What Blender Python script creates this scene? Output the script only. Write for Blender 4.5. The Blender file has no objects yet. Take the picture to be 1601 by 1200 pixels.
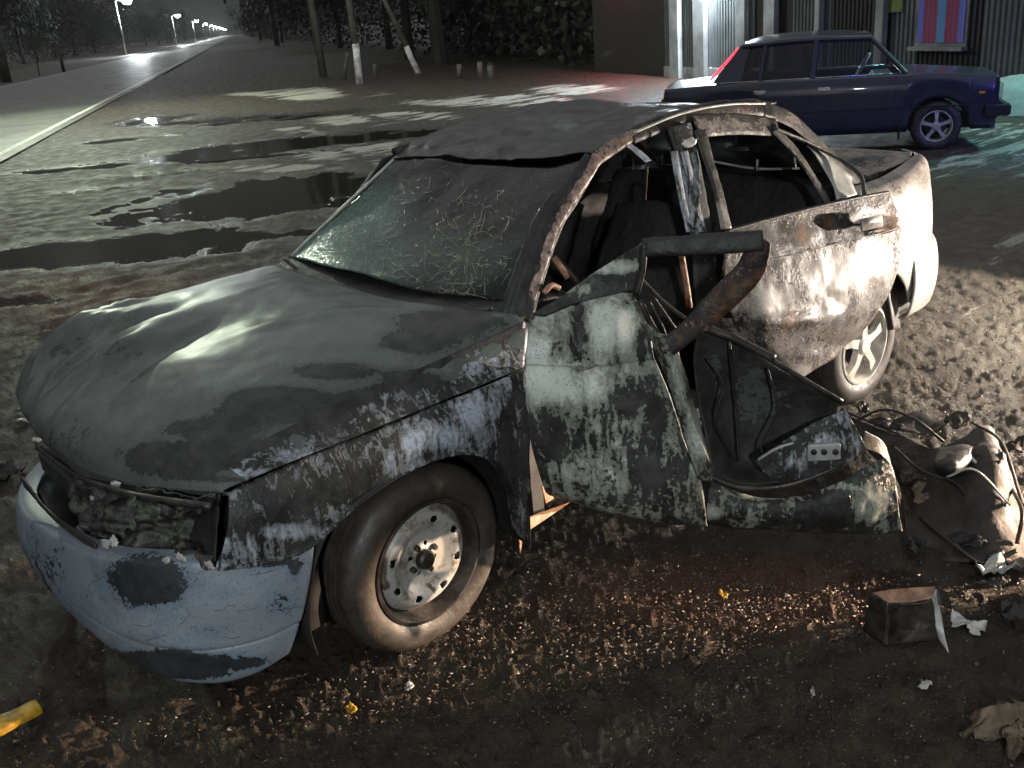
import bpy, math, random
import numpy as np
from math import sin, cos, radians, pi
rng = np.random.default_rng(7); random.seed(7)
S = bpy.context.scene
# ---------------------------------------------------------------- camera
CP = [1.3831, 3.0128, 1.8385, -2.2531, -.3623, -.0840]; FPX = 1537.3
_ca, _sa = cos(CP[3]), sin(CP[3]); _cb, _sb = cos(CP[4]), sin(CP[4]); _cc, _sc = cos(CP[5]), sin(CP[5])
FW = np.array([_ca*_cb, _sa*_cb, _sb]); _R = np.array([_sa, -_ca, 0]); _U = np.cross(_R, FW)
RT = _R*_cc+_U*_sc; UP = -_R*_sc+_U*_cc; CO = np.array(CP[:3])
import mathutils
cam = bpy.data.objects.new('camera', bpy.data.cameras.new('camera')); S.collection.objects.link(cam)
m = mathutils.Matrix.Identity(4)
for i in range(3):
    m[i][0] = RT[i]; m[i][1] = UP[i]; m[i][2] = -FW[i]; m[i][3] = CO[i]
cam.matrix_world = m
cam.data.sensor_width = 36; cam.data.lens = FPX/1601*36; cam.data.clip_start = .05; cam.data.clip_end = 4000
S.camera = cam
# ---------------------------------------------------------------- world (night sky) and exposure
W = bpy.data.worlds.new('World'); S.world = W; W.use_nodes = True
wn = W.node_tree.nodes; wl = W.node_tree.links
bg = wn['Background']; sky = wn.new('ShaderNodeTexSky'); sky.sky_type = 'NISHITA'; sky.sun_disc = False
sky.sun_elevation = radians(-3.5); sky.sun_rotation = radians(200); sky.air_density = 1.2; sky.dust_density = 3
hsv = wn.new('ShaderNodeHueSaturation'); hsv.inputs['Saturation'].default_value = .08
wl.new(sky.outputs[0], hsv.inputs['Color']); bg.inputs[1].default_value = 8.
# added sky gradient: bright overhead, darkened near the horizon so puddles reflect dark
wtc = wn.new('ShaderNodeTexCoord'); wsp = wn.new('ShaderNodeSeparateXYZ'); wmr = wn.new('ShaderNodeMapRange'); wmx = wn.new('ShaderNodeMix'); wmx.data_type = 'RGBA'
wl.new(wtc.outputs['Generated'], wsp.inputs[0]); wl.new(wsp.outputs[2], wmr.inputs[0]); wmr.inputs[1].default_value = .22; wmr.inputs[2].default_value = .75; wmr.inputs[3].default_value = .018; wmr.inputs[4].default_value = 1.25
wmx.blend_type = 'MULTIPLY'; wmx.inputs[0].default_value = 1; wl.new(hsv.outputs[0], wmx.inputs[6]); wl.new(wmr.outputs[0], wmx.inputs[7]); wl.new(wmx.outputs[2], bg.inputs[0])
S.view_settings.view_transform = 'Standard'; S.view_settings.look = 'None'; S.view_settings.exposure = .55; S.view_settings.gamma = 1
# faint night fill, added
def lamp(kind, name, loc, energy, color, aim=None, size=.2, **k):
    d = bpy.data.lights.new(name, kind); o = bpy.data.objects.new(name, d); S.collection.objects.link(o)
    o.location = loc; d.energy = energy; d.color = color
    if kind != 'SUN' and kind != 'AREA': d.shadow_soft_size = size
    if kind == 'AREA': d.size = size
    if aim is not None:
        o.rotation_euler = (mathutils.Vector(aim)-mathutils.Vector(loc)).to_track_quat('-Z', 'Y').to_euler()
    for a, b in k.items(): setattr(d, a, b)
    return o
lamp('SUN', 'night_fill', (0, 0, 30), .06, (.75, .88, 1), aim=(-8, -6, 0), angle=radians(20))  # unseen sun lamp added as soft fill
# head lamp of the vehicle standing off to the right: low, warm, grazing
lamp('SPOT', 'headlight_beam', (-4.75, 2.15, .50), 900, (1, .86, .72), aim=(-3.52, .58, .48), size=.04, spot_size=radians(94), spot_blend=.2)
lamp('SPOT', 'headlight_beam', (-5.4, 4.15, .52), 5500, (1, .72, .50), aim=(-5.4+4*cos(radians(-35)), 4.15+4*sin(radians(-35)), .12), size=.04, spot_size=radians(13), spot_blend=.35)
# unseen cool lamp behind the photographer
lamp('SPOT', 'cool_lamp', (4.2, 6.5, 3.3), 700, (.90, .95, .97), aim=(-.5, 1.0, .6), size=.12, spot_size=radians(46), spot_blend=1.)
# street lamp out of frame on the left, by the road
lamp('POINT', 'roadside_lamp', (-6.5, -25, 7.5), 1900, (.88, 1, .76), size=.15)
lamp('SPOT', 'road_fill', (-7.5, -28.5, 8.), 3600, (.9, 1, .78), aim=(-7, -25.5, 0), size=.1, spot_size=radians(105), spot_blend=.9)  # extra unseen spot added to brighten the road patch
# lamps of the emergency vehicles and of the building
lamp('POINT', 'wall_lamp', (-17.0, -11.7, 2.75), 1500, (.80, .92, 1), size=.12)
lamp('POINT', 'red_beacon', (-19.1, -16.5, 2.5), 900, (1, .04, .10), size=.1)
lamp('SPOT', 'blue_beacon', (-8.3, 1.5, 1.7), 170, (.13, .17, 1), aim=(-10.2, -2.2, .7), size=.1, spot_size=radians(70), spot_blend=.6)
lamp('SPOT', 'teal_lamp', (-13.0, -1.2, 3.2), 420, (.35, 1, .92), aim=(-11.5, -3.0, 0), size=.12, spot_size=radians(100), spot_blend=.8)

# ---------------------------------------------------------------- helpers
def ray(px, py): return FW+RT*(px-800.5)/FPX+UP*(600-py)/FPX
def at(px, py, ax, v):
    d = ray(px, py); i = 'xyz'.index(ax); return CO+d*(v-CO[i])/d[i]
def pl(px, py, P, n):
    d = ray(px, py); P = np.array(P, float); n = np.array(n, float); return CO+d*(((P-CO)@n)/(d@n))
def project(X):
    d = np.asarray(X)-CO; z = np.maximum(d@FW, .01)
    return 800.5+FPX*(d@RT)/z, 600-FPX*(d@UP)/z
def vnoise(P, seed=0):
    P = np.asarray(P, float)+1000; I = np.floor(P).astype(np.int64); F = P-I; F = F*F*(3-2*F)
    def h(a, b, c):
        n = (a*73856093) ^ (b*19349663) ^ (c*83492791) ^ (seed*2654435761+12345)
        n = (n ^ (n >> 13))*1274126177 & 0x7fffffff; n = n ^ (n >> 15)
        return (n & 0xffff)/65535.
    r = 0
    for dx in (0, 1):
        for dy in (0, 1):
            for dz in (0, 1):
                w = (F[:, 0] if dx else 1-F[:, 0])*(F[:, 1] if dy else 1-F[:, 1])*(F[:, 2] if dz else 1-F[:, 2])
                r = r+w*h(I[:, 0]+dx, I[:, 1]+dy, I[:, 2]+dz)
    return r*2-1
def fbm(P, sc, oc=4, seed=0):
    P = np.asarray(P); r = 0; a = 1; t = 0
    for k in range(oc):
        r = r+a*vnoise(P*sc*2**k, seed+k); t += a; a *= .5
    return r/t
def CR(P, n):
    P = np.asarray(P, float); R = len(P); t = np.linspace(0, R-1, n); i = np.clip(np.floor(t).astype(int), 0, R-2); f = t-i
    if R == 2: return P[0]+(P[1]-P[0])*t.reshape(-1, *([1]*(P.ndim-1)))
    p0 = np.where((i == 0).reshape(-1, *([1]*(P.ndim-1))), 2*P[0]-P[1], P[np.maximum(i-1, 0)])
    p3 = np.where((i == R-2).reshape(-1, *([1]*(P.ndim-1))), 2*P[-1]-P[-2], P[np.minimum(i+2, R-1)])
    p1 = P[i]; p2 = P[i+1]; f = f.reshape(-1, *([1]*(P.ndim-1)))
    return .5*((2*p1)+(p2-p0)*f+(2*p0-5*p1+4*p2-p3)*f*f+(3*p1-p0-3*p2+p3)*f**3)
def fillmesh(me, V, Fc):
    if not isinstance(Fc, np.ndarray): me.from_pydata(V.tolist(), [], [list(map(int, f)) for f in Fc]); return
    n, k = Fc.shape; me.vertices.add(len(V)); me.vertices.foreach_set('co', V.astype(np.float32).ravel()); me.loops.add(n*k); me.loops.foreach_set('vertex_index', Fc.astype(np.int32).ravel())
    me.polygons.add(n); me.polygons.foreach_set('loop_start', np.arange(n, dtype=np.int32)*k); me.update(calc_edges=True)
def link(name, V, Fc, mat, parent=None, smooth=True, attrs=None, mats=None, midx=None):
    me = bpy.data.meshes.new(name); V = np.asarray(V, float)
    if parent is not None: V = V-np.array(parent.get('org', (0, 0, 0)))
    fillmesh(me, V, Fc); me.materials.append(mat)
    if mats:
        for q in mats: me.materials.append(q)
    if midx is not None: me.polygons.foreach_set('material_index', np.asarray(midx, np.int32))
    if smooth: me.polygons.foreach_set('use_smooth', [True]*len(me.polygons))
    for k, v in (attrs or {}).items():
        a = me.attributes.new(k, 'FLOAT', 'POINT'); a.data.foreach_set('value', np.asarray(v, np.float32))
    me.update(); o = bpy.data.objects.new(name, me); S.collection.objects.link(o)
    if parent is not None:
        o.parent = parent
        if 'org' in parent: o['org'] = parent['org']
    return o
def tag(o, label=None, cat=None, group=None, kind=None):
    if label: o['label'] = label
    if cat: o['category'] = cat
    if group: o['group'] = group
    if kind: o['kind'] = kind
    return o
def empty(name, loc, label, cat, group=None, rz=0):
    o = bpy.data.objects.new(name, None); S.collection.objects.link(o); o.location = loc; o.rotation_euler = (0, 0, rz)
    o.empty_display_size = .1
    if rz == 0: o['org'] = list(map(float, loc))
    return tag(o, label, cat, group)
def solid(o, t, off=-1):
    q = o.modifiers.new('s', 'SOLIDIFY'); q.thickness = t; q.offset = off; return o
def soot_at(V, base, blobs):
    px, py = project(V); s = np.full(len(V), float(base))
    for (x, y, rx, ry, v) in blobs:
        w = np.exp(-(((px-x)/rx)**2+((py-y)/ry)**2)**1.5); s = s*(1-w)+v*w
    return s
def gridfaces(nu, nv):
    i = np.arange(nu-1)[:, None]*nv+np.arange(nv-1)[None]; i = i.ravel()
    return np.stack([i, i+1, i+nv+1, i+nv], 1)
def patch(name, mat, parent, P, nu=40, nv=40, th=.004, dent=0, dsc=5, soot=.5, blobs=(), cut=None, fn=None, attrs=None, flip=False, seed=0, sfn=None):
    P = np.asarray(P, float)
    G = CR(P, nu); G = np.swapaxes(CR(np.swapaxes(G, 0, 1), nv), 0, 1)
    V = G.reshape(-1, 3)
    du = np.gradient(G, axis=0); dv = np.gradient(G, axis=1); N = np.cross(du, dv); N /= np.linalg.norm(N, axis=2, keepdims=True)+1e-9
    N = N.reshape(-1, 3)
    if dent: V = V+N*(fbm(V, dsc, 4, seed)*dent)[:, None]
    uu, vv = np.meshgrid(np.linspace(0, 1, nu), np.linspace(0, 1, nv), indexing='ij')
    if fn is not None: V = fn(V, N, uu.ravel(), vv.ravel())
    F = gridfaces(nu, nv)
    if cut is not None:
        c = V[F].mean(1); keep = ~cut(c, uu.ravel()[F].mean(1), vv.ravel()[F].mean(1)); F = F[keep]
        used = np.unique(F); mp = -np.ones(len(V), int); mp[used] = np.arange(len(used)); F = mp[F]; V = V[used]
    if flip: F = F[:, ::-1]
    so = soot_at(V, soot, blobs)
    if sfn is not None and cut is None: so = so+sfn(uu.ravel(), vv.ravel())
    A = {'soot': so}
    if attrs:
        for k, f in attrs.items(): A[k] = f(V)
    o = link(name, V, F, mat, parent, attrs=A)
    if th: solid(o, th, 0)
    return o
def tube_vf(pts, r, seg=8, sm=0, squash=1.0):
    pts = np.asarray(pts, float)
    if sm: pts = CR(pts, sm)
    r = np.broadcast_to(np.asarray(r, float), (len(pts),)) if np.ndim(r) == 0 or len(r) == len(pts) else np.interp(np.linspace(0, 1, len(pts)), np.linspace(0, 1, len(r)), r)
    T = np.gradient(pts, axis=0); T /= np.linalg.norm(T, axis=1, keepdims=True)+1e-9
    up = np.array([0, 0, 1.]) if abs(T[0][2]) < .9 else np.array([1., 0, 0])
    V = []
    for p, t, q in zip(pts, T, r):
        a = np.cross(t, up); a /= np.linalg.norm(a)+1e-9; b = np.cross(a, t); up = b
        for k in range(seg):
            g = 2*pi*k/seg; V.append(p+a*cos(g)*q+b*sin(g)*q*squash)
    F = [[i*seg+k, i*seg+(k+1) % seg, (i+1)*seg+(k+1) % seg, (i+1)*seg+k] for i in range(len(pts)-1) for k in range(seg)]
    F.append(list(range(seg))[::-1]); F.append([(len(pts)-1)*seg+k for k in range(seg)])
    return V, F
class MB:
    def __init__(s): s.V = []; s.F = []; s.M = []
    def add(s, V, F, m=0):
        b = len(s.V); s.V += [tuple(map(float, v)) for v in V]; s.F += [[int(i)+b for i in f] for f in F]; s.M += [m]*len(F); return s
    def tube(s, pts, r, seg=8, sm=0, squash=1., m=0): return s.add(*tube_vf(pts, r, seg, sm, squash), m)
    def box(s, c, d, ax=None, m=0, bev=0.0):
        c = np.array(c, float); A = np.eye(3) if ax is None else np.array(ax, float); h = np.array(d)/2.; V = []
        b = min(bev, h.min()*.49)
        if not b:
            for sx in (-1, 1):
                for sy in (-1, 1):
                    for sz in (-1, 1): V.append(c+A[0]*sx*h[0]+A[1]*sy*h[1]+A[2]*sz*h[2])
            return s.add(V, [[0, 1, 3, 2], [4, 6, 7, 5], [0, 4, 5, 1], [2, 3, 7, 6], [0, 2, 6, 4], [1, 5, 7, 3]], m)
        ring = lambda e: [(sx*(h[0]-e if 1 else 0), sy*(h[1]-e)) for sx, sy in ((-1, -1), (1, -1), (1, 1), (-1, 1))]
        lv = [(-h[2], b), (-h[2]+b, 0), (h[2]-b, 0), (h[2], b)]
        def oct_(e):
            q = []
            for sx, sy in ((-1, -1), (1, -1), (1, 1), (-1, 1)):
                a1 = (sx*(h[0]-b), sy*(h[1]-e)); a2 = (sx*(h[0]-e), sy*(h[1]-b))
                q += [a2, a1] if sx*sy > 0 else [a1, a2]
            return q
        for z, e in lv:
            for x, y in oct_(e): V.append(c+A[0]*x+A[1]*y+A[2]*z)
        F = [[l*8+k, l*8+(k+1) % 8, l*8+8+(k+1) % 8, l*8+8+k] for l in range(3) for k in range(8)]
        F += [list(range(8))[::-1], [24+k for k in range(8)]]
        return s.add(V, F, m)
    def lathe(s, c, ax, prof, seg=48, m=0):
        ax = np.array(ax, float); ax /= np.linalg.norm(ax); a = np.cross(ax, [0, 0, 1.] if abs(ax[2]) < .95 else [1., 0, 0]); a /= np.linalg.norm(a)+1e-9; b = np.cross(a, ax)
        V = [np.array(c)+ax*h+(a*cos(2*pi*k/seg)+b*sin(2*pi*k/seg))*r for (r, h) in prof for k in range(seg)]
        F = [[i*seg+k, i*seg+(k+1) % seg, (i+1)*seg+(k+1) % seg, (i+1)*seg+k] for i in range(len(prof)-1) for k in range(seg)]
        return s.add(V, F, m)
    def build(s, name, mat, parent=None, smooth=False, mats=None):
        return link(name, s.V, s.F, mat, parent, smooth, mats=mats, midx=s.M if mats else None)
def autosm(o, ang=35):
    me = o.data; me.polygons.foreach_set('use_smooth', [True]*len(me.polygons))
    try: me.set_sharp_from_angle(angle=radians(ang))
    except Exception: pass
    return o
# ---------------------------------------------------------------- materials
class NT:
    def __init__(s, name):
        s.m = bpy.data.materials.new(name); s.m.use_nodes = True; s.t = s.m.node_tree; s.b = s.t.nodes['Principled BSDF']
        s.tc = s.t.nodes.new('ShaderNodeTexCoord').outputs['Object']
    def n(s, ty, **k):
        q = s.t.nodes.new('ShaderNode'+ty)
        for a, b in k.items():
            if a in q.inputs: s.set(q.inputs[a], b)
            else: setattr(q, a, b)
        return q
    def set(s, i, v):
        if hasattr(v, 'links') or isinstance(v, bpy.types.NodeSocket): s.t.links.new(v, i)
        elif isinstance(v, (tuple, list)) and len(v) == 3 and i.type == 'RGBA': i.default_value = (*v, 1)
        else: i.default_value = v
    def map(s, sc, rot=(0, 0, 0)):
        q = s.t.nodes.new('ShaderNodeMapping'); s.t.links.new(s.tc, q.inputs[0]); q.inputs['Scale'].default_value = sc if isinstance(sc, tuple) else (sc,)*3
        q.inputs['Rotation'].default_value = rot; return q.outputs[0]
    def noise(s, sc, det=4, rough=.55, dist=0, vec=None, out=0):
        q = s.n('TexNoise', Scale=sc, Detail=det, Roughness=rough, Distortion=dist); s.t.links.new(vec or s.tc, q.inputs['Vector']); return q.outputs[out]
    def math(s, op, a, b=0., c=0., clamp=False):
        q = s.t.nodes.new('ShaderNodeMath'); q.operation = op; q.use_clamp = clamp
        for i, v in enumerate((a, b, c)): s.set(q.inputs[i], v)
        return q.outputs[0]
    def mr(s, v, a, b, c=0., d=1., sm=True):
        q = s.t.nodes.new('ShaderNodeMapRange'); q.interpolation_type = 'SMOOTHSTEP' if sm else 'LINEAR'
        for i, x in enumerate((v, a, b, c, d)): s.set(q.inputs[i], x)
        return q.outputs[0]
    def mix(s, f, a, b):
        q = s.t.nodes.new('ShaderNodeMix'); q.data_type = 'RGBA'; s.set(q.inputs[0], f); s.set(q.inputs[6], a); s.set(q.inputs[7], b); return q.outputs[2]
    def attr(s, name): q = s.t.nodes.new('ShaderNodeAttribute'); q.attribute_name = name; return q.outputs['Fac']
    def p(s, **k):
        for a, b in k.items(): s.set(s.b.inputs[a.replace('_', ' ')], b)
        return s
    def bump(s, h, st=.5, d=.01): q = s.n('Bump', Strength=st, Distance=d, Height=h); s.t.links.new(q.outputs[0], s.b.inputs['Normal']); return s
def burnt(name, paint=(.40, .45, .52), a=.95, b=1.7, c=.75, streak=(44, 44, 7), sootc=(.014, .014, .014), soot2=(.045, .045, .042), scorch=(.10, .10, .095), rustc=(.16, .07, .03), rg=(.40, .36, .7)):
    t = NT(name); s_ = t.attr('soot')
    n1 = t.noise(5.5, 9, .62, .5); n2 = t.noise(1., 6, .6, .8, vec=t.map(streak)); n3 = t.noise(70, 3, .6); n4 = t.noise(2.2, 3)
    v = t.math('ADD', s_, t.math('MULTIPLY', t.math('SUBTRACT', n1, .5), a))
    v = t.math('ADD', v, t.math('MULTIPLY', t.math('SUBTRACT', n2, .5), b)); v = t.math('ADD', v, t.math('MULTIPLY', t.math('SUBTRACT', n3, .5), c))
    hard = t.mr(v, .475, .545); soft = t.mr(v, .0, .5)
    pc = t.mix(t.mr(n4, .35, .65), paint, tuple(x*.72 for x in paint)); pc = t.mix(t.math('MULTIPLY', soft, .9), pc, scorch); pc = t.mix(t.math('MULTIPLY', t.mr(t.noise(3.2, 7, .7), .5, .72), .6), pc, tuple(x*.7 for x in scorch)); pc = t.mix(t.mr(t.noise(160, 2, .8), .62, .68), pc, sootc)
    sc = t.mix(t.mr(t.noise(14, 6, .7), .35, .7), sootc, soot2); sc = t.mix(t.math('MULTIPLY', t.mr(t.noise(3.3, 5, .7), .52, .66), t.attr('rust')), sc, rustc)
    col = t.mix(hard, pc, sc)
    wet = t.mr(t.noise(9, 4), .42, .6)
    ro = t.mix(hard, (rg[0],)*3, t.mix(wet, (rg[1],)*3, (rg[2],)*3))
    t.p(Base_Color=col, Roughness=ro); t.b.inputs['Specular IOR Level'].default_value = .35
    h = t.math('ADD', t.math('MULTIPLY', hard, .35), t.math('MULTIPLY', t.math('MULTIPLY', t.noise(95, 4, .7), t.math('ADD', hard, .15)), .8))
    t.bump(h, .55, .006); return t.m
def plain(name, col, rough=.5, metal=0, var=.35, sc=12, bump=.2, bsc=60, bd=.004, **k):
    t = NT(name); n = t.noise(sc, 6, .6); c = t.mix(t.mr(n, .3, .7), col, tuple(x*(1-var) for x in col))
    t.p(Base_Color=c, Roughness=t.mr(t.noise(sc*1.7, 4), .3, .7, max(.03, rough-.12), min(1, rough+.12)), Metallic=float(metal))
    for a, b in k.items(): t.set(t.b.inputs[a.replace('_', ' ')], b)
    if bump: t.bump(t.noise(bsc, 5, .65), bump, bd)
    return t.m
def emit(name, col, st):
    t = NT(name); t.p(Base_Color=col, Emission_Color=col, Emission_Strength=st); return t.m
M = {}
M['body'] = burnt('burnt_white_paint')
M['hoodp'] = burnt('sooty_hood_paint', paint=(.12, .145, .135), a=.85, b=.5, c=.4, streak=(9, 14, 9), sootc=(.018, .019, .018), soot2=(.042, .044, .04), scorch=(.06, .066, .062), rg=(.36, .28, .5))
M['door'] = burnt('scorched_door_paint', paint=(.55, .59, .54), a=.8, b=1.0, c=.55, streak=(30, 30, 6), scorch=(.13, .14, .11))
M['rear'] = burnt('heat_bleached_paint', paint=(.40, .37, .34), a=1.35, b=.7, c=.8, streak=(18, 18, 12), soot2=(.06, .055, .05), scorch=(.12, .10, .085))
M['bumper'] = burnt('bumper_plastic_paint', paint=(.25, .285, .32), a=1.0, b=.6, c=.75, streak=(12, 12, 30), sootc=(.02, .025, .028), soot2=(.04, .045, .05), scorch=(.15, .19, .23))
M['peel'] = burnt('peeling_pillar_paint', paint=(.42, .33, .28), a=1.1, b=1.0, c=.9, streak=(40, 40, 12), soot2=(.05, .035, .03), scorch=(.13, .08, .065))
M['char'] = plain('charred_black', (.018, .018, .018), .55, var=.5, bump=.6, bsc=50, bd=.008)
M['charmetal'] = plain('burnt_steel', (.07, .062, .055), .45, .5, var=.7, sc=18, bump=.5)
M['under'] = plain('underbody_black', (.012, .012, .012), .7, var=.4)
M['rubber'] = plain('tyre_rubber', (.05, .042, .035), .55, var=.5, sc=20, bump=.5, bsc=90, bd=.003)
M['rim'] = None
M['alloy'] = plain('alloy_wheel', (.60, .56, .50), .4, .1, var=.5, sc=14)
M['rust'] = plain('rusty_steel', (.42, .24, .15), .55, .2, var=.6, sc=30, bump=.5)
M['seat'] = plain('charred_foam', (.022, .022, .02), .8, var=.5, bump=.9, bsc=30, bd=.02)
M['white'] = plain('pale_fragment', (.55, .55, .52), .4, var=.4, sc=25)
M['lens'] = plain('melted_lens_plastic', (.11, .125, .09), .3, var=.7, sc=30, bump=.6, bsc=40, bd=.01)
M['trim'] = plain('dirty_plastic_trim', (.40, .41, .38), .4, var=.4)
M['concrete'] = plain('pole_concrete', (.30, .30, .28), .8, var=.4, sc=3, bump=.3, bsc=20)
M['yellow'] = plain('yellow_paint', (.62, .36, .03), .5, var=.7, sc=18, bump=.5, bsc=40)
M['cloth'] = plain('dark_wet_cloth', (.045, .038, .034), .75, var=.6, sc=9, bump=.7, bsc=25, bd=.01)
M['palecloth'] = plain('singed_cloth', (.20, .15, .10), .7, var=.8, sc=14, bump=.8, bsc=40, bd=.01)
def rimmat():
    t = NT('steel_wheel_paint'); n = t.noise(9, 6, .6, .6); c = t.mix(t.mr(n, .56, .62), (.30, .30, .28), (.05, .045, .04)); c = t.mix(t.mr(t.noise(18, 6, .7), .50, .62), c, (.15, .12, .09))
    t.p(Base_Color=c, Roughness=.38); t.bump(t.noise(80, 3), .2, .002); return t.m
M['rim'] = rimmat()
def glassmat():
    t = NT('crazed_windscreen'); mk = t.attr('crazed_sheen'); ye = t.attr('crack')
    def cracks(sc, w, rx):
        q = t.n('TexVoronoi', feature='DISTANCE_TO_EDGE', Scale=sc); 
        wv = t.n('VectorMath', operation='ADD'); t.t.links.new(t.map((1, .35, 1), (0, 0, rx)), wv.inputs[0])
        sc2 = t.n('VectorMath', operation='SCALE'); sc2.inputs['Scale'].default_value = .10; t.t.links.new(t.noise(7, 3, out=1), sc2.inputs[0]); t.t.links.new(sc2.outputs[0], wv.inputs[1]); t.t.links.new(wv.outputs[0], q.inputs['Vector'])
        return t.mr(q.outputs['Distance'], w, 0)
    spark = t.mr(t.noise(55, 3, .8), .50, .62); sp2 = t.mr(t.noise(120, 2), .60, .68)
    c1 = t.math('MULTIPLY', cracks(9, .016, .9), t.mr(t.noise(10, 3), .44, .54))
    c1 = t.math('MAXIMUM', c1, t.math('MULTIPLY', cracks(19, .03, -.4), spark)); c1 = t.math('MAXIMUM', c1, t.math('MULTIPLY', t.math('MULTIPLY', cracks(42, .07, .5), sp2), t.mr(t.noise(5, 3), .45, .55)))
    fine = t.math('MULTIPLY', t.mr(t.noise(60, 4, .8), .52, .7), mk)
    ck = t.math('MULTIPLY', c1, ye); c2 = t.math('MULTIPLY', t.math('MULTIPLY', t.math('MAXIMUM', cracks(26, .05, .2), cracks(60, .09, 1.2)), spark), mk)
    allc = t.math('MAXIMUM', t.math('MAXIMUM', ck, c2), t.math('MULTIPLY', fine, .55), clamp=True)
    base = t.mix(allc, t.mix(mk, (.010, .011, .010), (.06, .15, .13)), t.mix(ye, (.34, .42, .40), (.50, .44, .26)))  # milky crazing, with a teal reflection painted into the glass colour
    t.p(Base_Color=base, Roughness=t.mr(allc, 0, 1, .13, .4), Alpha=t.mr(t.math('MAXIMUM', allc, mk), 0, .6, .86, 1.))
    t.b.inputs['Specular IOR Level'].default_value = .25; t.bump(t.math('ADD', allc, t.math('MULTIPLY', t.noise(24, 5, .7), .5)), .7, .008); return t.m
M['glass'] = glassmat()
def groundmat():
    t = NT('wet_gravel_ground'); pale = t.attr('pale'); warm = t.attr('warm')
    c = t.mix(t.mr(t.noise(9, 8, .7), .3, .72), (.017, .013, .010), (.058, .045, .032)); c = t.mix(t.mr(t.noise(150, 3, .7), .56, .74), c, (.13, .118, .10))
    c = t.mix(t.mr(t.noise(.5, 5, .6), .4, .65), c, t.mix(.5, c, (.03, .028, .024)))
    c = t.mix(t.math('MULTIPLY', t.attr('tan_mask'), t.mr(t.noise(6, 6, .7), .3, .7, .35, .8)), c, (.17, .155, .13))  # paler tan tone where the mask is high
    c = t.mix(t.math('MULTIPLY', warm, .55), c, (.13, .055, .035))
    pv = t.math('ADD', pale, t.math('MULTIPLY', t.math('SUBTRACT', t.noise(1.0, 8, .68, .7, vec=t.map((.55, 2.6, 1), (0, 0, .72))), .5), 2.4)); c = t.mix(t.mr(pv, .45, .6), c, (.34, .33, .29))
    wet = t.attr('wet'); c = t.mix(t.math('MULTIPLY', wet, .75), c, (.010, .0085, .007)); t.p(Base_Color=c, Roughness=t.mix(wet, t.mr(t.noise(5, 5), .35, .65, .45, .75), (.25,)*3)); t.b.inputs['Specular IOR Level'].default_value = .22
    h = t.math('ADD', t.noise(60, 5, .75), t.math('MULTIPLY', t.noise(190, 3, .7), .5)); t.bump(h, .8, .014); return t.m
M['ground'] = groundmat()
def roadmat():
    t = NT('asphalt_road'); c = t.mix(t.mr(t.noise(1.2, 7, .6), .3, .7), (.085, .088, .075), (.055, .055, .048)); c = t.mix(t.mr(t.noise(90, 3), .5, .75), c, (.16, .16, .14))
    t.p(Base_Color=c, Roughness=t.mr(t.noise(.8, 4), .35, .65, .38, .6)); t.bump(t.noise(120, 4, .7), .5, .006); return t.m
M['road'] = roadmat()
def watermat():
    t = NT('puddle_water'); t.p(Base_Color=(.022, .019, .015), Roughness=.07); t.b.inputs['Specular IOR Level'].default_value = .6
    t.bump(t.noise(6, 3), .06, .01); return t.m
M['water'] = watermat()
M['linepaint'] = plain('worn_line_paint', (.55, .55, .48), .6, var=.5, sc=8)
# ---------------------------------------------------------------- GROUND
XY = lambda px, py: at(px, py, 'z', 0.)[:2]
PUD = [  # centre px, radii (m) along/across view, name
 (440, 300, 2.0, .90), (170, 385, 2.1, .42), (585, 300, 1.2, .55), (455, 222, 2.4, .7), (345, 237, 1.3, .45), (200, 215, 1.1, .35), (140, 258, 1.5, .32), (560, 215, 1.6, .4),
 (330, 186, 1.6, .5), (235, 186, 1.0, .8), (395, 243, 1.0, .22), (150, 292, .55, .16), (20, 470, .35, .1), (250, 268, 1.0, .16), (440, 182, 1.8, .5)]
vd = np.array([cos(CP[3]), sin(CP[3])]); vr = np.array([vd[1], -vd[0]])
def depress(V):
    z = np.zeros(len(V))
    for k, (px, py, a, b) in enumerate(PUD):
        c = XY(px, py); d = V[:, :2]-c; u = d@vr/a; v = d@vd/b*.62; ok = np.nonzero(u*u+v*v < 2.6)[0]
        if not len(ok): continue
        q = np.sqrt(u*u+v*v)[ok]+fbm(np.c_[V[ok, :2], np.zeros(len(ok))], 2.2, 6, k)*.5
        z[ok] = np.minimum(z[ok], -.05*np.clip((1.3-q)/.62, 0, 1))
    return z
def gz(V):
    V = np.atleast_2d(V); P3 = np.c_[V[:, :2], np.zeros(len(V))]; r = np.linalg.norm(V[:, :2]-CO[:2], axis=1)
    z = fbm(P3, 1.3, 3, 50)*.022*np.clip(r/4, 0, 1)+depress(V)
    d0 = np.linalg.norm((V[:, :2]-np.array([-1.2, 0]))/np.array([2.2, 1.0]), axis=1); z = z*np.clip(d0-.7, .12, 1)
    return z
a0 = CP[3]; ang = np.concatenate([np.arange(-40, 40, .16), np.arange(40, 320, 4)]); ang = a0+np.radians(ang)
rad = np.concatenate([[.2, .6], 1.0*1.0075**np.arange(0, 560), np.geomspace(70, 1750, 24)])
AA, RR = np.meshgrid(ang, rad, indexing='ij'); V = np.stack([CO[0]+RR*np.cos(AA), CO[1]+RR*np.sin(AA), 0*RR], -1).reshape(-1, 3)
na, nr = len(ang), len(rad)
rr = RR.ravel(); z = gz(V)*(rr < 66); dep = depress(V); near = np.clip(1.4-rr/16, 0, 1)
P3 = V.copy(); micro = (fbm(P3, 26, 3, 3)*.005+np.clip(fbm(P3, 60, 2, 9)-.2, 0, 1)*.026+np.clip(fbm(P3, 21, 4, 19)-.28, 0, 1)*.03)*near
rut = np.zeros(len(V))
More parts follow.
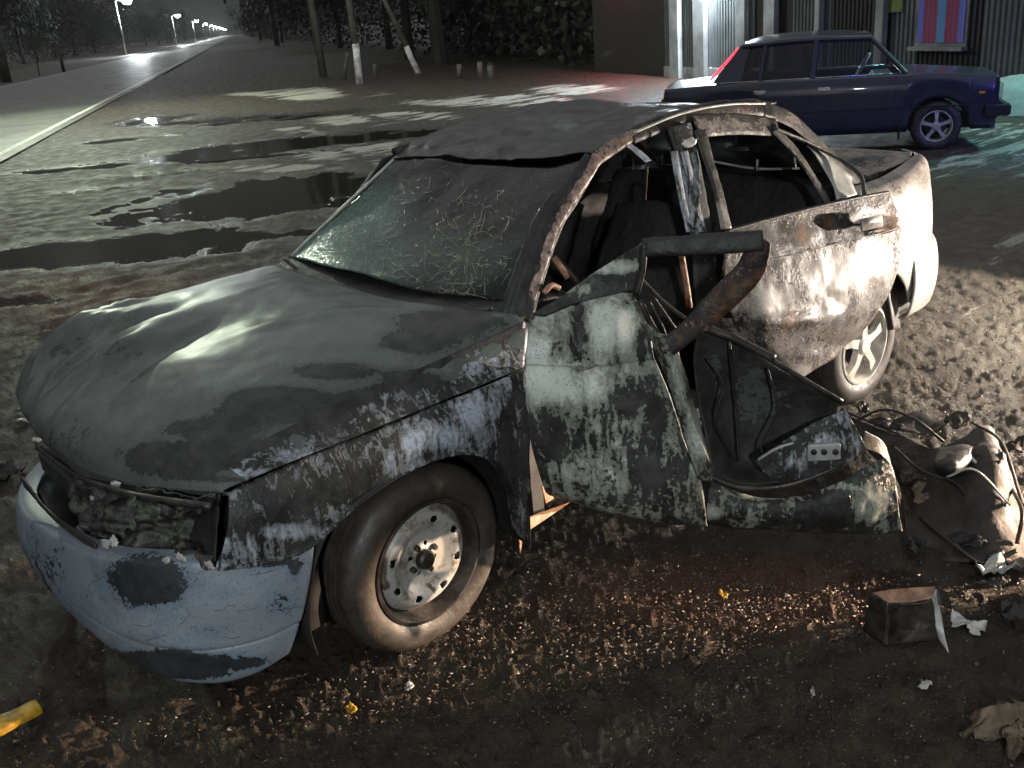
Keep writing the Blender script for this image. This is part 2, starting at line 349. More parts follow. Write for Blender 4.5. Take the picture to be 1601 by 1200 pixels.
for (p_, q_) in (((180, 250), (800, 150)), ((120, 300), (620, 175)), ((0, 470), (420, 395)), ((60, 520), (440, 440))):
    a_, b_ = XY(*p_), XY(*q_); d_ = (b_-a_)/np.linalg.norm(b_-a_); X_ = V[:, :2]-a_; l_ = X_@d_; c_ = X_@np.array([-d_[1], d_[0]])+.25*fbm(P3, .5, 2, 66); rut += np.exp(-(c_/.11)**2)*(l_ > -.5)*(l_ < np.linalg.norm(b_-a_)+.5)-.5*np.exp(-((np.abs(c_)-.2)/.07)**2)*(l_ > 0)*(l_ < np.linalg.norm(b_-a_))
z = z-.028*rut
V[:, 2] = z+.02*fbm(P3, 3.4, 5, 91)*np.clip(rr/6-.6, 0, 1)*np.clip(-dep/.01, 0, 1)+micro*(1-.3*np.clip(-dep/.04, 0, 1))+np.clip(1-rr/30, 0, 1)*.012*fbm(P3, 7, 4, 77)
V[:, 2] -= .05*np.clip((rr-60)/6, 0, 1)
i = np.arange(na)[:, None]*nr+np.arange(nr-1)[None]; j = ((np.arange(na)+1) % na)[:, None]*nr+np.arange(nr-1)[None]
Fg = np.stack([i, i+1, j+1, j], -1).reshape(-1, 4)
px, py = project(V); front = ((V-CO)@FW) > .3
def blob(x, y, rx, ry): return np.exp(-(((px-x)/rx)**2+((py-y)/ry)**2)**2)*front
pale = .95*blob(480, 147, 75, 12)  # bright wet reflections painted as pale ground colour
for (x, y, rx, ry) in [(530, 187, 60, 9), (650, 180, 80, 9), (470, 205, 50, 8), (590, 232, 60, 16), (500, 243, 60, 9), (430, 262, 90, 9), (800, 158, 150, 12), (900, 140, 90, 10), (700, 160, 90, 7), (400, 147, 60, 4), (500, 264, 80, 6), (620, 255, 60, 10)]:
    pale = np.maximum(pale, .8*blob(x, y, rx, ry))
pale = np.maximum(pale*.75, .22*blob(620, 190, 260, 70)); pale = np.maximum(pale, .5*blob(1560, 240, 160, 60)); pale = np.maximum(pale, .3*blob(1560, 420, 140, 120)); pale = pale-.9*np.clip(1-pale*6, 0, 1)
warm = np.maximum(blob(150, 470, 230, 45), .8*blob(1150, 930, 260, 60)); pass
tag(link('ground', V, Fg, M['ground'], attrs={'pale': pale, 'warm': warm, 'wet': np.clip(-dep/.030, 0, 1), 'tan_mask': np.clip(blob(1560, 470, 260, 230)+.5*blob(1350, 650, 150, 60), 0, 1)}), kind='structure')
# water sheets
for k, (qx, qy, a, b) in enumerate(PUD):
    c = XY(qx, qy); n = 40; ring = [c]; 
    for t_ in range(n):
        g = 2*pi*t_/n; ring.append(c+vr*cos(g)*a*1.35+vd*sin(g)*b/.62*1.35)
    Vp = np.c_[np.array(ring), np.full(n+1, -.028-.0012*k)]
    tag(link('puddle', Vp, [[0, 1+t_, 1+(t_+1) % n] for t_ in range(n)], M['water']), kind='structure')
# ---------------------------------------------------------------- ROAD
rd = np.array([-.4386, -.8987]); rn = np.array([rd[1], -rd[0]])          # road direction, normal (to the left of the picture)
E0 = XY(0, 250); 
def road_pt(s, w): return E0+rd*s+rn*w
if (road_pt(0, 1)-E0)@(-vr) < 0: rn = -rn
ws = [-.0, 9.0]; ss = np.concatenate([np.linspace(-60, 60, 30), np.geomspace(70, 1500, 20)]); LS_D = [150, 290, 430, 560, 690, 810, 930, 1050, 1160, 1270, 1380, 1480]
def strip(name, w0, w1, mat, z, s0=-60, s1=1500, kind='structure'):
    s_ = ss[(ss >= s0) & (ss <= s1)]; V = []; 
    for q in s_:
        for w in (w0, w1): V.append([*road_pt(q, w), z])
    return link(name, V, gridfaces(len(s_), 2), mat)
tag(strip('road', -.15, 9.2, M['road'], .030), kind='structure')
tag(strip('road_edge_line', .10, .25, M['linepaint'], .035, s1=70), kind='structure')
tag(strip('road_edge_line', 8.75, 8.9, M['linepaint'], .035), kind='structure')
tag(strip('footpath', 10.5, 12.5, M['concrete'], .035, s0=100), kind='structure')
# ================================================================ BURNT CAR
ORG = (-1.3, 0, 0)
car = empty('burnt_car', ORG, 'burnt out white saloon car with torn open front door and crazed windscreen on wet gravel', 'car')
B = lambda px, py, ax, v: at(px, py, ax, v)
def ribbon(pts, wid, nrm, n=40):
    """control rows for a band along pts, width wid, lying across direction nrm"""
    pts = np.asarray(pts, float); T = np.gradient(pts, axis=0); T /= np.linalg.norm(T, axis=1, keepdims=True)
    w = np.cross(T, np.asarray(nrm, float)); w /= np.linalg.norm(w, axis=1, keepdims=True); wid = np.broadcast_to(wid, len(pts))[:, None]
    bulge = np.asarray(nrm, float)*.006
    return np.stack([pts-w*wid/2, pts-w*wid*.3+bulge, pts+w*wid*.3+bulge, pts+w*wid/2])
# --- bonnet: rows rear -> front, columns right -> left
H = np.array([
 [(-.46, -.80, .80), (-.39, -.67, .935), (-.33, -.35, .972), (-.30, 0, .98), (-.33, .35, .972), (-.46, .60, .95), (-.53, .745, .92), (-.455, .815, .805)],
 [(-.20, -.80, .79), (-.17, -.66, .93), (-.13, -.35, .985), (-.12, 0, 1.0), (-.13, .35, .985), (-.18, .60, .95), (-.20, .745, .89), (-.20, .815, .795)],
 [(.10, -.795, .785), (.10, -.67, .92), (.10, -.35, .975), (.10, 0, .985), (.10, .35, .972), (.10, .60, .93), (.10, .735, .865), (.10, .81, .785)],
 [(.36, -.78, .77), (.36, -.67, .885), (.37, -.36, .935), (.38, 0, .94), (.36, .35, .925), (.36, .58, .885), (.35, .72, .83), (.35, .80, .775)],
 [(.52, -.75, .77), (.56, -.65, .845), (.58, -.34, .87), (.58, 0, .865), (.56, .33, .85), (.52, .56, .82), (.50, .69, .79), (.48, .785, .762)],
 [(.57, -.71, .74), (.65, -.59, .77), (.70, -.32, .79), (.72, 0, .78), (.70, .26, .765), (.64, .47, .755), (.58, .63, .75), (.53, .775, .755)],
 [(.58, -.69, .69), (.66, -.56, .70), (.725, -.31, .71), (.75, 0, .70), (.735, .26, .695), (.67, .47, .70), (.60, .63, .72), (.54, .77, .745)]])
def hoodfn(V, N, u, v):
    x, y = V[:, 0], V[:, 1]
    N = N*np.sign(N[:, 2:3]+1e-9)
    b = .045*np.exp(-((x-.42-.12*(y+.4))/.20)**2-((y+.42)/.13)**2)+.03*np.exp(-((x-.35)/.25)**2-((y+.14)/.09)**2)-.035*np.exp(-((x-.40)/.22)**2-((y+.27)/.06)**2)-.02*np.exp(-((x-.25)/.3)**2-((y-.08)/.10)**2)
    b += .016*np.sin(y*34+x*9+2*fbm(V, 4, 2, 3))*np.exp(-((x-.5)/.2)**2-((y+.35)/.3)**2)
    def crease(p, q, w, h):
        p, q = np.array(p), np.array(q); d = q-p; L_ = np.linalg.norm(d); d = d/L_; X = np.c_[x, y]-p; a_ = X@d; c_ = X@np.array([-d[1], d[0]])+.012*fbm(V, 9, 2, 5)
        return h*np.clip(1-np.abs(c_)/w, 0, 1)*np.clip(np.minimum(a_, L_-a_)/.12, 0, 1)
    b += crease((.72, -.38), (.12, -.56), .035, .026)+crease((.74, -.20), (.22, -.36), .03, .022)-crease((.70, -.29), (.30, -.42), .022, .016)+crease((.74, .02), (.30, -.12), .05, .018)-crease((.6, .12), (.1, -.02), .04, .010)+crease((.2, .2), (-.3, .45), .05, .010)
    b += .004*fbm(V, 16, 3, 31)
    edge = np.clip((u-.93)/.07, 0, 1); b -= edge*(.02+.02*fbm(V, 14, 3, 4))
    return V+N*b[:, None]
patch('bonnet', M['hoodp'], car, H, 110, 130, .004, .006, 5, .14, [
  (300, 640, 170, 60, .25), (520, 540, 120, 60, .0), (420, 560, 140, 60, .1), (250, 560, 90, 45, .3), (130, 560, 120, 60, .40), (110, 690, 90, 70, .42),
  (560, 640, 260, 26, .95), (330, 720, 130, 34, .95), (720, 530, 90, 40, .55), (790, 560, 60, 30, .2), (620, 600, 90, 22, .9), (560, 590, 45, 20, .3), (400, 740, 70, 8, .1), (450, 710, 40, 14, .0), (700, 505, 90, 22, .8), (640, 535, 60, 16, .85), (520, 580, 70, 14, .9), (430, 620, 70, 14, .95), (330, 670, 70, 16, .9), (250, 710, 60, 16, .85)],
  fn=hoodfn)
# pale patches of bare paint on the bonnet flank are the fender material: thin flank skin
def lerp(a, b, t): return a+(b-a)*t
# --- left front wing
top = [(.53, .782, .742), (.45, .80, .758), (.34, .808, .768), (.22, .815, .775), (.08, .82, .78), (-.08, .825, .787), (-.2, .828, .79), (-.3, .83, .793), (-.39, .83, .797), (-.452, .83, .80)]
bot = [(.60, .79, .555), (.46, .815, .53), (.355, .835, .535), (.23, .85, .598), (.08, .855, .640), (-.08, .855, .645), (-.2, .855, .612), (-.30, .85, .53), (-.355, .845, .40), (-.385, .84, .235)]
rows = []
for f, o in ((0, -.012), (.04, .0), (.3, .016), (.65, .012), (.93, 0), (1., .004)):
    rows.append([tuple(lerp(np.array(a), np.array(b), f)+np.array([0, o, 0])) for a, b in zip(top, bot)])
rows.append([tuple(np.array(b)+np.array([0, -.06, .004])) for b in bot])
patch('front_wing', M['body'], car, rows, 70, 120, .004, .006, 6, .54, [
  (760, 640, 55, 70, .36), (690, 680, 40, 22, .12), (650, 690, 22, 18, .05), (600, 760, 40, 20, .8), (520, 770, 80, 40, .78), (400, 800, 70, 50, .70), (370, 860, 60, 18, .4), (455, 830, 50, 14, .12), (520, 800, 30, 14, .35), (800, 700, 30, 90, .75), (730, 655, 30, 20, .2)])
up = H[:, 5:, :].copy(); up[:, :, 2] += .0035; up[:, 0] += 0
patch('wing_ridge', M['body'], car, [[tuple(np.array(r[c])+np.array([0, .004, .004])) for r in H[:5]] for c in (6, 7)], 30, 90, .003, .006, 7, .56, [
  (740, 545, 50, 40, .28), (690, 570, 50, 30, .38), (790, 520, 40, 25, .5), (600, 640, 60, 25, .55), (550, 600, 60, 25, .36), (480, 650, 70, 25, .8), (450, 712, 50, 12, .2), (390, 740, 60, 8, .25)], sfn=lambda u, v: .8*np.clip(1-u/.35, 0, 1))
# --- wheel housing
patch('wheel_housing', M['under'], car, [[(-.02+.41*cos(g), yq, .27+.41*sin(g)) for g in np.linspace(-.2, pi+.2, 24)] for yq in (.815, .6, .35)], 8, 60, .004, .004, 6)
mb = MB(); mb.box((-.02, .34, .45), (.9, .02, .7)); mb.build('inner_wing', M['under'], car)
# --- front bumper
plan = [(.34, .825, .53, .47, .225), (.50, .81, .55, .555, .205), (.64, .75, .575, .66, .195), (.735, .64, .575, .745, .20), (.785, .48, .545, .795, .205), (.81, .25, .50, .82, .21), (.82, 0, .46, .83, .20), (.815, -.28, .42, .82, .17), (.785, -.48, .40, .79, .16), (.72, -.64, .40, .73, .15), (.6, -.76, .42, .6, .15)]
rows = []
for f, o in ((-.12, -.07), (0, -.02), (.05, .0), (.35, .018), (.62, .020), (.655, .006), (.70, .014), (.93, .0), (1., -.02)):
    r = []
    for k, (x, y, zt, xb, zb) in enumerate(plan):
        n = np.array([x-.0, y*1.0]); n = n/np.linalg.norm(n) if k > 1 else np.array([0, 1.]); yb = y-(.01 if y > 0 else -.01)
        ff = max(f, 0); p = np.array([lerp(x, xb, ff), lerp(y, yb, ff)])+n*o; r.append((p[0], p[1], lerp(zt, zb, ff)+(.0 if f >= 0 else 0)))
    rows.append(r)
patch('front_bumper', M['bumper'], car, rows, 90, 150, .005, .004, 4, .08, [
  (228, 905, 66, 42, 1.05), (395, 866, 80, 20, 1.0), (300, 1050, 60, 12, .8), (460, 880, 14, 30, .55), (440, 950, 30, 12, .5), (60, 840, 60, 70, .35), (230, 1035, 170, 24, .95), (380, 1035, 50, 10, .75), (440, 935, 25, 14, .42), (330, 985, 30, 14, .45), (130, 950, 50, 40, .34), (60, 900, 50, 60, .5), (200, 1000, 40, 16, .35), (350, 930, 30, 8, .36), (470, 860, 20, 14, .3)])
mb = MB(); rb = np.random.default_rng(4); fb = bpy.data.objects['front_bumper']; FV = np.empty(90*150*3, np.float32); fb.data.vertices.foreach_get('co', FV); FV = FV.reshape(-1, 3)+np.array(ORG); fx_, fy_ = project(FV)
for k in range(22):
    x0, y0, g, L_ = rb.uniform(70, 470), rb.uniform(880, 1030), rb.normal(-.25, .35), rb.uniform(8, 50); pts = []
    for q in np.linspace(0, 1, 6):
        i_ = int(np.argmin((fx_-x0-cos(g)*L_*q)**2+(fy_-y0-sin(g)*L_*q)**2))
        if (fx_[i_]-x0-cos(g)*L_*q)**2+(fy_[i_]-y0-sin(g)*L_*q)**2 < 16: pts.append(FV[i_]+np.array([.0035, .0035, 0]))
    if len(pts) > 3: mb.tube(pts, rb.uniform(.0003, .0006), 4)
tag(mb.build('scratches', M['under'], fb, True), kind='stuff')
patch('lower_valance', M['under'], car, [[(x*.93, y*.93, zt-.02) for (x, y, zt, xb, zb) in plan], [(x*.9, y*.9, zb+.0) for (x, y, zt, xb, zb) in plan]], 4, 40, .004)
# --- front end cavity: panel, crossmember, lamp bowl, fragments
mb = MB(); mb.box((.44, .0, .55), (.03, 1.36, .42)); mb.box((.60, 0, .685), (.07, 1.15, .03), bev=.008); mb.box((.64, .05, .48), (.06, 1.2, .08), bev=.01)
for y in (-.5, -.15, .2, .5): mb.box((.60, y, .58), (.05, .035, .2))
for k in range(14): mb.tube([(.55, -.45+.06*k, .42), (.56, -.45+.06*k, .66)], .006, 5)
mb.build('radiator_support', M['char'], car)
mb = MB(); mb.lathe((.50, .62, .64), (1, .25, 0), [(.0, -.02), (.05, -.015), (.075, .02), (.085, .06), (.08, .062), (.07, .03), (0, 0)], 20); autosm(mb.build('headlight_bowl', M['charmetal'], car))
patch('wing_end_panel', M['char'], car, [[(.545, .765, .745), (.60, .78, .56)], [(.52, .60, .72), (.60, .62, .56)], [(.47, .50, .70), (.52, .5, .52)]], 16, 14, .004, .01, 12)
def shard(name, mat, parent, c, size, seed, flat=.35, n=14, rag=.5, lift=0, nrm=None):
    """crumpled ragged sheet"""
    G = np.stack(np.meshgrid(np.linspace(-1, 1, n), np.linspace(-1, 1, n), indexing='ij'), -1).reshape(-1, 2)
    g = np.arctan2(G[:, 1], G[:, 0]); q = np.linalg.norm(G, axis=1)
    lim = .75+rag*.5*vnoise(np.c_[np.cos(g)*2+seed, np.sin(g)*2, g*0], seed)
    P = np.c_[G*size[:2] if len(size) > 1 else G*size[0], np.zeros(len(G))]
    P[:, 2] = fbm(np.c_[G*1.6+seed*3.1, G[:, :1]*0], 1.0, 4, seed)*flat*max(size)
    P[:, :2] += .25*max(size)*np.c_[fbm(np.c_[G*1.5, G[:, :1]*0+seed], 1, 3, seed+5), fbm(np.c_[G*1.5, G[:, :1]*0+seed], 1, 3, seed+9)]
    F = gridfaces(n, n); F = F[(q[F].mean(1) < lim[F].mean(1)*1.25)]
    used = np.unique(F); mp = -np.ones(len(P), int); mp[used] = np.arange(len(used)); P = P[used]; F = mp[F]
    if nrm is not None:
        nrm = np.array(nrm, float); nrm /= np.linalg.norm(nrm); a = np.cross(nrm, [0.1, .2, 1]); a /= np.linalg.norm(a); b = np.cross(nrm, a); P = P[:, :1]*a+P[:, 1:2]*b+P[:, 2:]*nrm
    r = random.Random(seed).random()*6.28 if nrm is None else 0
    P = np.c_[P[:, 0]*cos(r)-P[:, 1]*sin(r), P[:, 0]*sin(r)+P[:, 1]*cos(r), P[:, 2]]
    if parent is None and nrm is None: P[:, 2] -= np.percentile(P[:, 2], 12)
    o = link(name, P+np.array(c), F, mat, parent, smooth=False); solid(o, .003, 0); return o
t = NT('crushed_lamp_mix'); c = t.mix(t.mr(t.noise(24, 7, .75, .3), .45, .66), (.018, .018, .016), (.10, .11, .085)); t.p(Base_Color=c, Roughness=.3); t.bump(t.noise(50, 5, .7), .7, .01); M['lampmix'] = t.m
patch('crushed_headlight', M['lampmix'], car, [[B(120, 742, 'x', .66), B(190, 752, 'x', .65), B(260, 762, 'x', .62), B(335, 782, 'x', .56)], [B(125, 800, 'x', .70), B(190, 810, 'x', .68), B(260, 815, 'x', .63), B(332, 830, 'x', .55)], [B(150, 858, 'x', .74), B(205, 878, 'x', .71), B(265, 882, 'x', .67), B(333, 886, 'x', .62)]], 60, 80, .004, .10, 12, seed=3)
for k, (x, y, xx, sz, mt) in enumerate([(180, 758, .70, .016, 'white'), (165, 850, .76, .02, 'trim'), (178, 846, .76, .018, 'white'), (282, 872, .71, .018, 'white'), (262, 876, .72, .014, 'trim'), (328, 884, .66, .016, 'white'), (145, 778, .73, .012, 'trim'), (240, 800, .72, .02, 'lens'), (205, 785, .73, .022, 'lens')]):
    shard('headlight_fragment', M[mt], car, B(x, y, 'x', xx), (sz, sz*.7), 20+k, .3, 5, .6, nrm=(1, .5+.3*sin(k*2.), .4+.4*cos(k*3.)))
mb = MB(); mb.tube([B(60, 700, 'x', .70), B(120, 742, 'x', .72), B(200, 772, 'x', .71), B(330, 792, 'x', .60)], .010, 6, 30); mb.build('bonnet_lip', M['charmetal'], car, True)
patch('grille_strip', M['charmetal'], car, [[B(35, 745, 'x', .76), B(80, 800, 'x', .77), B(150, 850, 'x', .77)], [B(38, 760, 'x', .77), B(85, 812, 'x', .775), B(150, 862, 'x', .775)]], 4, 20, .006, .004, 20)
# --- cowl, windscreen, roof
patch('cowl_panel', M['char'], car, [[(-.36, -.70, .93), (-.31, -.35, .955), (-.28, 0, .96), (-.31, .35, .955), (-.50, .70, .93)], [(-.44, -.68, .93), (-.39, -.35, .945), (-.37, 0, .945), (-.42, .35, .945), (-.58, .66, .935)], [(-.62, -.64, 1.0), (-.62, -.3, 1.0), (-.62, 0, 1.0), (-.62, .3, 1.0), (-.66, .62, 1.0)]], 16, 60, .006, .012, 12)
patch('cowl_grille', M['trim'], car, [[B(440, 410, 'x', -.42), B(462, 436, 'x', -.40), B(502, 460, 'x', -.375)], [B(444, 436, 'x', -.385), B(468, 460, 'x', -.365), B(504, 478, 'x', -.345)]], 12, 20, .012, .002, 12)
mb = MB(); mb.tube([B(444, 404, 'x', -.41), B(470, 424, 'x', -.41), B(500, 442, 'x', -.41)], .007, 8, 12); mb.tube([B(500, 446, 'x', -.41), B(600, 478, 'x', -.39), B(690, 488, 'x', -.40), B(770, 482, 'x', -.50)], .008, 8, 20); mb.tube([B(700, 505, 'x', -.48), B(770, 486, 'x', -.53)], .006, 8, 8); mb.tube([B(560, 455, 'x', -.52), B(660, 470, 'x', -.54), B(720, 452, 'x', -.6)], .006, 6, 12)
mb.build('wiper', M['charmetal'], car, True)
G0 = [(-.485, -.66, .955), (-.43, -.33, .985), (-.415, 0, .985), (-.45, .33, .98), (-.585, .63, .95)]
G2 = [(-.965, -.53, 1.285), (-1.0, -.27, 1.30), (-1.03, 0, 1.29), (-1.04, .27, 1.30), (-1.045, .52, 1.325)]
G1 = [tuple(lerp(np.array(a), np.array(b), .5)+np.array([-.01, 0, -.03+(.02 if abs(a[1]) > .5 else 0)])) for a, b in zip(G0, G2)]
patch('windscreen', M['glass'], car, [G0, G1, G2], 60, 80, .005, .02, 3, .5, attrs={
  'crazed_sheen': lambda V: np.clip(soot_at(V, 0, [(520, 390, 90, 75, .85), (570, 330, 60, 50, .6), (480, 400, 40, 40, .8), (600, 410, 60, 40, .35), (720, 405, 80, 46, .22)]), 0, 1),
  'crack': lambda V: np.clip(soot_at(V, .38, [(730, 390, 90, 62, 1.), (690, 440, 60, 30, .9), (620, 370, 40, 50, .2), (660, 310, 60, 12, .25), (820, 400, 20, 50, .3)]), 0, 1)})
ws = bpy.data.objects['windscreen']; WV = np.empty(60*80*3, np.float32); ws.data.vertices.foreach_get('co', WV); WV = WV.reshape(60, 80, 3)+np.array(ORG)
wpx, wpy = project(WV.reshape(-1, 3)); mb = MB(); rc = np.random.default_rng(12)
def gl(px_, py_):
    i_ = int(np.argmin((wpx-px_)**2+(wpy-py_)**2)); return WV.reshape(-1, 3)[i_]+np.array([.006, 0, .006]), (wpx[i_]-px_)**2+(wpy[i_]-py_)**2
for k in range(190):
    near_ = k < 80
    if k < 46:      # rays out of two impact points
        ctr_ = ((738, 398), (668, 446), (575, 385))[k % 3]; g = rc.uniform(0, 2*pi); r0_ = rc.uniform(3, 45); x0, y0 = ctr_[0]+cos(g)*r0_, ctr_[1]+sin(g)*r0_*.8; L_ = rc.uniform(12, 50)
    else: x0, y0 = (rc.normal(725, 42), rc.normal(395, 38)) if near_ else (rc.uniform(490, 800), rc.uniform(290, 462)); g = -radians(rc.normal(48, 20)) if rc.random() < .8 else rc.uniform(0, pi); L_ = rc.uniform(4, 26)
    pts = []
    for q in np.linspace(0, 1, max(3, int(L_/7))):
        p_, e_ = gl(x0+cos(g)*L_*q+rc.normal()*.6, y0+sin(g)*L_*q+rc.normal()*.6)
        if e_ < 60: pts.append(p_)
    if len(pts) > 2: mb.tube(pts, [.0002, rc.uniform(.0006, .0014), .0002] if len(pts) == 3 else rc.uniform(.0004, .0010), 4)
M['crackglass'] = plain('crack_edge_glass', (.50, .48, .34), .25, var=.6, sc=90, bump=0)
tag(mb.build('glass_cracks', M['crackglass'], car, True), kind='stuff')
mb = MB()     # glass edge bead along the far side
mb.tube([(-.485, -.665, .957), (-.72, -.605, 1.12), (-.965, -.54, 1.288)], .007, 6, 20); mb.build('windscreen_seal', M['trim'], car, True)
patch('far_side_pillar', M['char'], car, [[(-.50, -.70, .94), (-.75, -.64, 1.10), (-.98, -.57, 1.28)], [(-.54, -.735, .93), (-.80, -.67, 1.10), (-1.03, -.60, 1.28)]], 6, 20, .02)
R_ = [[(-.965, -.56, 1.30), (-1.01, -.28, 1.315), (-1.05, 0, 1.30), (-1.06, .27, 1.315), (-1.065, .535, 1.35)],
      [(-1.12, -.57, 1.355), (-1.15, -.28, 1.36), (-1.18, 0, 1.345), (-1.2, .27, 1.355), (-1.19, .55, 1.385)],
      [(-1.45, -.575, 1.40), (-1.45, -.28, 1.405), (-1.45, 0, 1.39), (-1.46, .28, 1.395), (-1.47, .56, 1.415)],
      [(-1.85, -.57, 1.405), (-1.83, -.28, 1.42), (-1.8, 0, 1.42), (-1.83, .28, 1.42), (-1.85, .56, 1.425)],
      [(-2.12, -.56, 1.37), (-2.10, -.28, 1.39), (-2.1, 0, 1.395), (-2.1, .28, 1.395), (-2.12, .555, 1.405)]]
patch('roof', M['hoodp'], car, R_, 120, 110, .005, .03, 4.5, 1.15, [(770, 215, 50, 16, .6), (880, 195, 30, 16, .35), (850, 215, 24, 12, .55)], attrs={'rust': lambda V: V[:, 0]*0+.2})
# --- near side pillars and rail
rail = [B(822, 492, 'y', .70), B(838, 440, 'y', .685), B(870, 350, 'y', .645), B(900, 300, 'y', .615), B(935, 245, 'y', .585), B(985, 214, 'y', .58), B(1060, 184, 'y', .577), B(1130, 170, 'y', .575), B(1190, 168, 'y', .572)]
patch('windscreen_pillar', M['char'], car, ribbon([np.array(p)+np.array([.022, -.006, -.004]) for p in rail[:5]], [.085, .08, .075, .07, .06], (.35, .85, .35)), 14, 110, .008, .007, 16)
patch('pillar_skin', M['peel'], car, ribbon(rail[:5], [.030, .032, .034, .036, .042], (.3, .88, .35)), 16, 140, .006, .005, 26, .34, [(845, 420, 26, 40, .2), (905, 290, 30, 30, .2)], attrs={'rust': lambda V: V[:, 0]*0+.6})
patch('pillar_skin', M['peel'], car, ribbon([rail[4], rail[5], lerp(np.array(rail[5]), np.array(rail[6]), .8)], [.048, .040, .030], (.1, .9, .42)), 16, 70, .006, .005, 26, .4, [(1050, 190, 26, 14, .7)], attrs={'rust': lambda V: V[:, 0]*0+.6})
inn = [tuple(np.array(p)+np.array([.06, -.035, .0])) for p in rail[:4]]
patch('inner_pillar', M['char'], car, ribbon(inn, .03, (.7, .6, .35)), 8, 60, .008, .008, 20)
mb = MB(); q = [B(815, 470, 'y', .66), B(838, 425, 'y', .655), B(852, 380, 'y', .645)]; mb.tube(q, [.002, .007, .002], 6, 16); mb.build('pillar_edge', M['trim'], car, True)
patch('roof_rail', M['peel'], car, ribbon([rail[5], rail[6], rail[7], rail[8]], [.05, .055, .065, .07], (.0, .88, .45)), 18, 90, .008, .006, 18, .86, [(1150, 176, 60, 8, .55)])
mb = MB(); mb.tube([np.array(p)+np.array([0, .018, .016]) for p in rail[5:]], .005, 6, 40); mb.build('drip_moulding', M['trim'], car, True)
cp = [B(1190, 168, 'y', .572), B(1240, 190, 'y', .585), B(1290, 235, 'y', .61), B(1335, 275, 'y', .64), B(1375, 305, 'y', .67)]
patch('rear_pillar', M['rear'], car, ribbon(cp, [.075, .08, .075, .09, .14], (-.1, .85, .5)), 20, 60, .006, .006, 18, .82, [(1230, 190, 30, 20, .45), (1360, 300, 30, 12, .9), (1300, 255, 18, 14, .9)])
bp = [B(1058, 196, 'y', .60), B(1078, 270, 'y', .66), B(1092, 350, 'y', .72), B(1100, 440, 'y', .76), B(1108, 540, 'y', .78), B(1130, 640, 'y', .79)]
patch('centre_pillar', M['body'], car, ribbon(bp, [.10, .085, .085, .10, .11, .13], (.15, .98, .15)), 24, 100, .03, .004, 16, .52, [(1075, 290, 14, 80, .25), (1060, 215, 30, 20, .9), (1098, 290, 6, 90, 1.1), (1100, 470, 50, 100, .9)])
for off, so, w_ in ((-16, .30, .030), (4, .34, .034)):
    q = [B(1066+off*.8, 236, 'y', .66), B(1080+off, 300, 'y', .70), B(1094+off, 362, 'y', .745)]
    patch('pillar_strip', M['body'], car, ribbon(q, w_, (.15, .98, .15)), 8, 60, .004, .003, 18, so)
shard('door_sticker', M['white'], car, B(1077, 222, 'y', .66), (.032, .017), 3, .05, 8, .2, nrm=(.3, 1, .1))
# --- rear side door (pushed out at its rear edge)
BT = [B(1132, 362, 'y', .80), B(1200, 343, 'y', .83), B(1270, 325, 'y', .86), B(1335, 310, 'y', .885), B(1388, 300, 'y', .90)]
BC = [B(1130, 415, 'y', .84), B(1200, 400, 'y', .872), B(1270, 386, 'y', .90), B(1340, 370, 'y', .93), B(1408, 352, 'y', .945)]
BC2 = [B(1130, 421, 'y', .835), B(1200, 406, 'y', .867), B(1270, 392, 'y', .895), B(1340, 376, 'y', .925), B(1410, 358, 'y', .94)]
BM = [B(1140, 478, 'y', .85), B(1205, 470, 'y', .90), B(1275, 462, 'y', .93), B(1340, 450, 'y', .945), B(1400, 430, 'y', .94)]
BL = [B(1158, 528, 'y', .85), B(1212, 540, 'y', .91), B(1270, 530, 'y', .93), B(1322, 505, 'y', .93), B(1372, 487, 'y', .92)]
BB = [B(1192, 560, 'y', .83), B(1240, 590, 'y', .87), B(1278, 576, 'y', .88), B(1312, 556, 'y', .87), B(1345, 524, 'y', .87)]
def rdfn(V, N, u, v):
    N = N*np.sign(N[:, 1:2]+1e-9)
    px_, py_ = project(V); b = -.02*np.exp(-(((px_-1362)/34)**2+((py_-350)/15)**2)**2)+.022*np.exp(-(((px_-1362)/18)**2+((py_-349)/8)**2)**2)
    b += .02*np.exp(-((py_-500-(px_-1240)*-.1)/14)**2)*np.exp(-((px_-1240)/70)**2)-.02*np.exp(-((py_-540)/16)**2)*np.exp(-((px_-1290)/50)**2)
    return V+N*b[:, None]
rear_door = patch('rear_door', M['rear'], car, [BT, BC, BC2, BM, BL, BB], 90, 110, .005, .014, 7, .45, [
  (1200, 380, 80, 30, .78), (1290, 370, 60, 24, .62), (1330, 440, 40, 30, .55), (1230, 500, 60, 16, .7), (1250, 440, 90, 18, .42), (1362, 350, 36, 21, .85), (1280, 545, 60, 22, .55), (1200, 470, 40, 30, .1), (1245, 580, 30, 14, .0), (1160, 430, 14, 30, .35), (1330, 420, 50, 30, .15)], fn=rdfn,
  attrs={'rust': lambda V: V[:, 0]*0+1})
patch('door_handle', M['rear'], rear_door, [[B(1346, 343, 'y', .962), B(1363, 338, 'y', .972), B(1378, 335, 'y', .968)], [B(1346, 351, 'y', .966), B(1363, 347, 'y', .980), B(1379, 344, 'y', .972)], [B(1347, 361, 'y', .958), B(1363, 357, 'y', .964), B(1379, 353, 'y', .962)]], 14, 20, .006, .002, 20, .12)
fr = [B(1135, 358, 'y', .80), B(1122, 300, 'y', .74), B(1104, 240, 'y', .68), B(1094, 204, 'y', .635)]
patch('door_window_frame', M['rear'], car, ribbon(fr, [.05, .045, .05, .06], (.1, .95, .3)), 12, 50, .006, .003, 30, .62, [(1128, 340, 16, 24, .2)])
fr = [B(1086, 198, 'y', .612), B(1150, 194, 'y', .615), B(1214, 199, 'y', .625)]
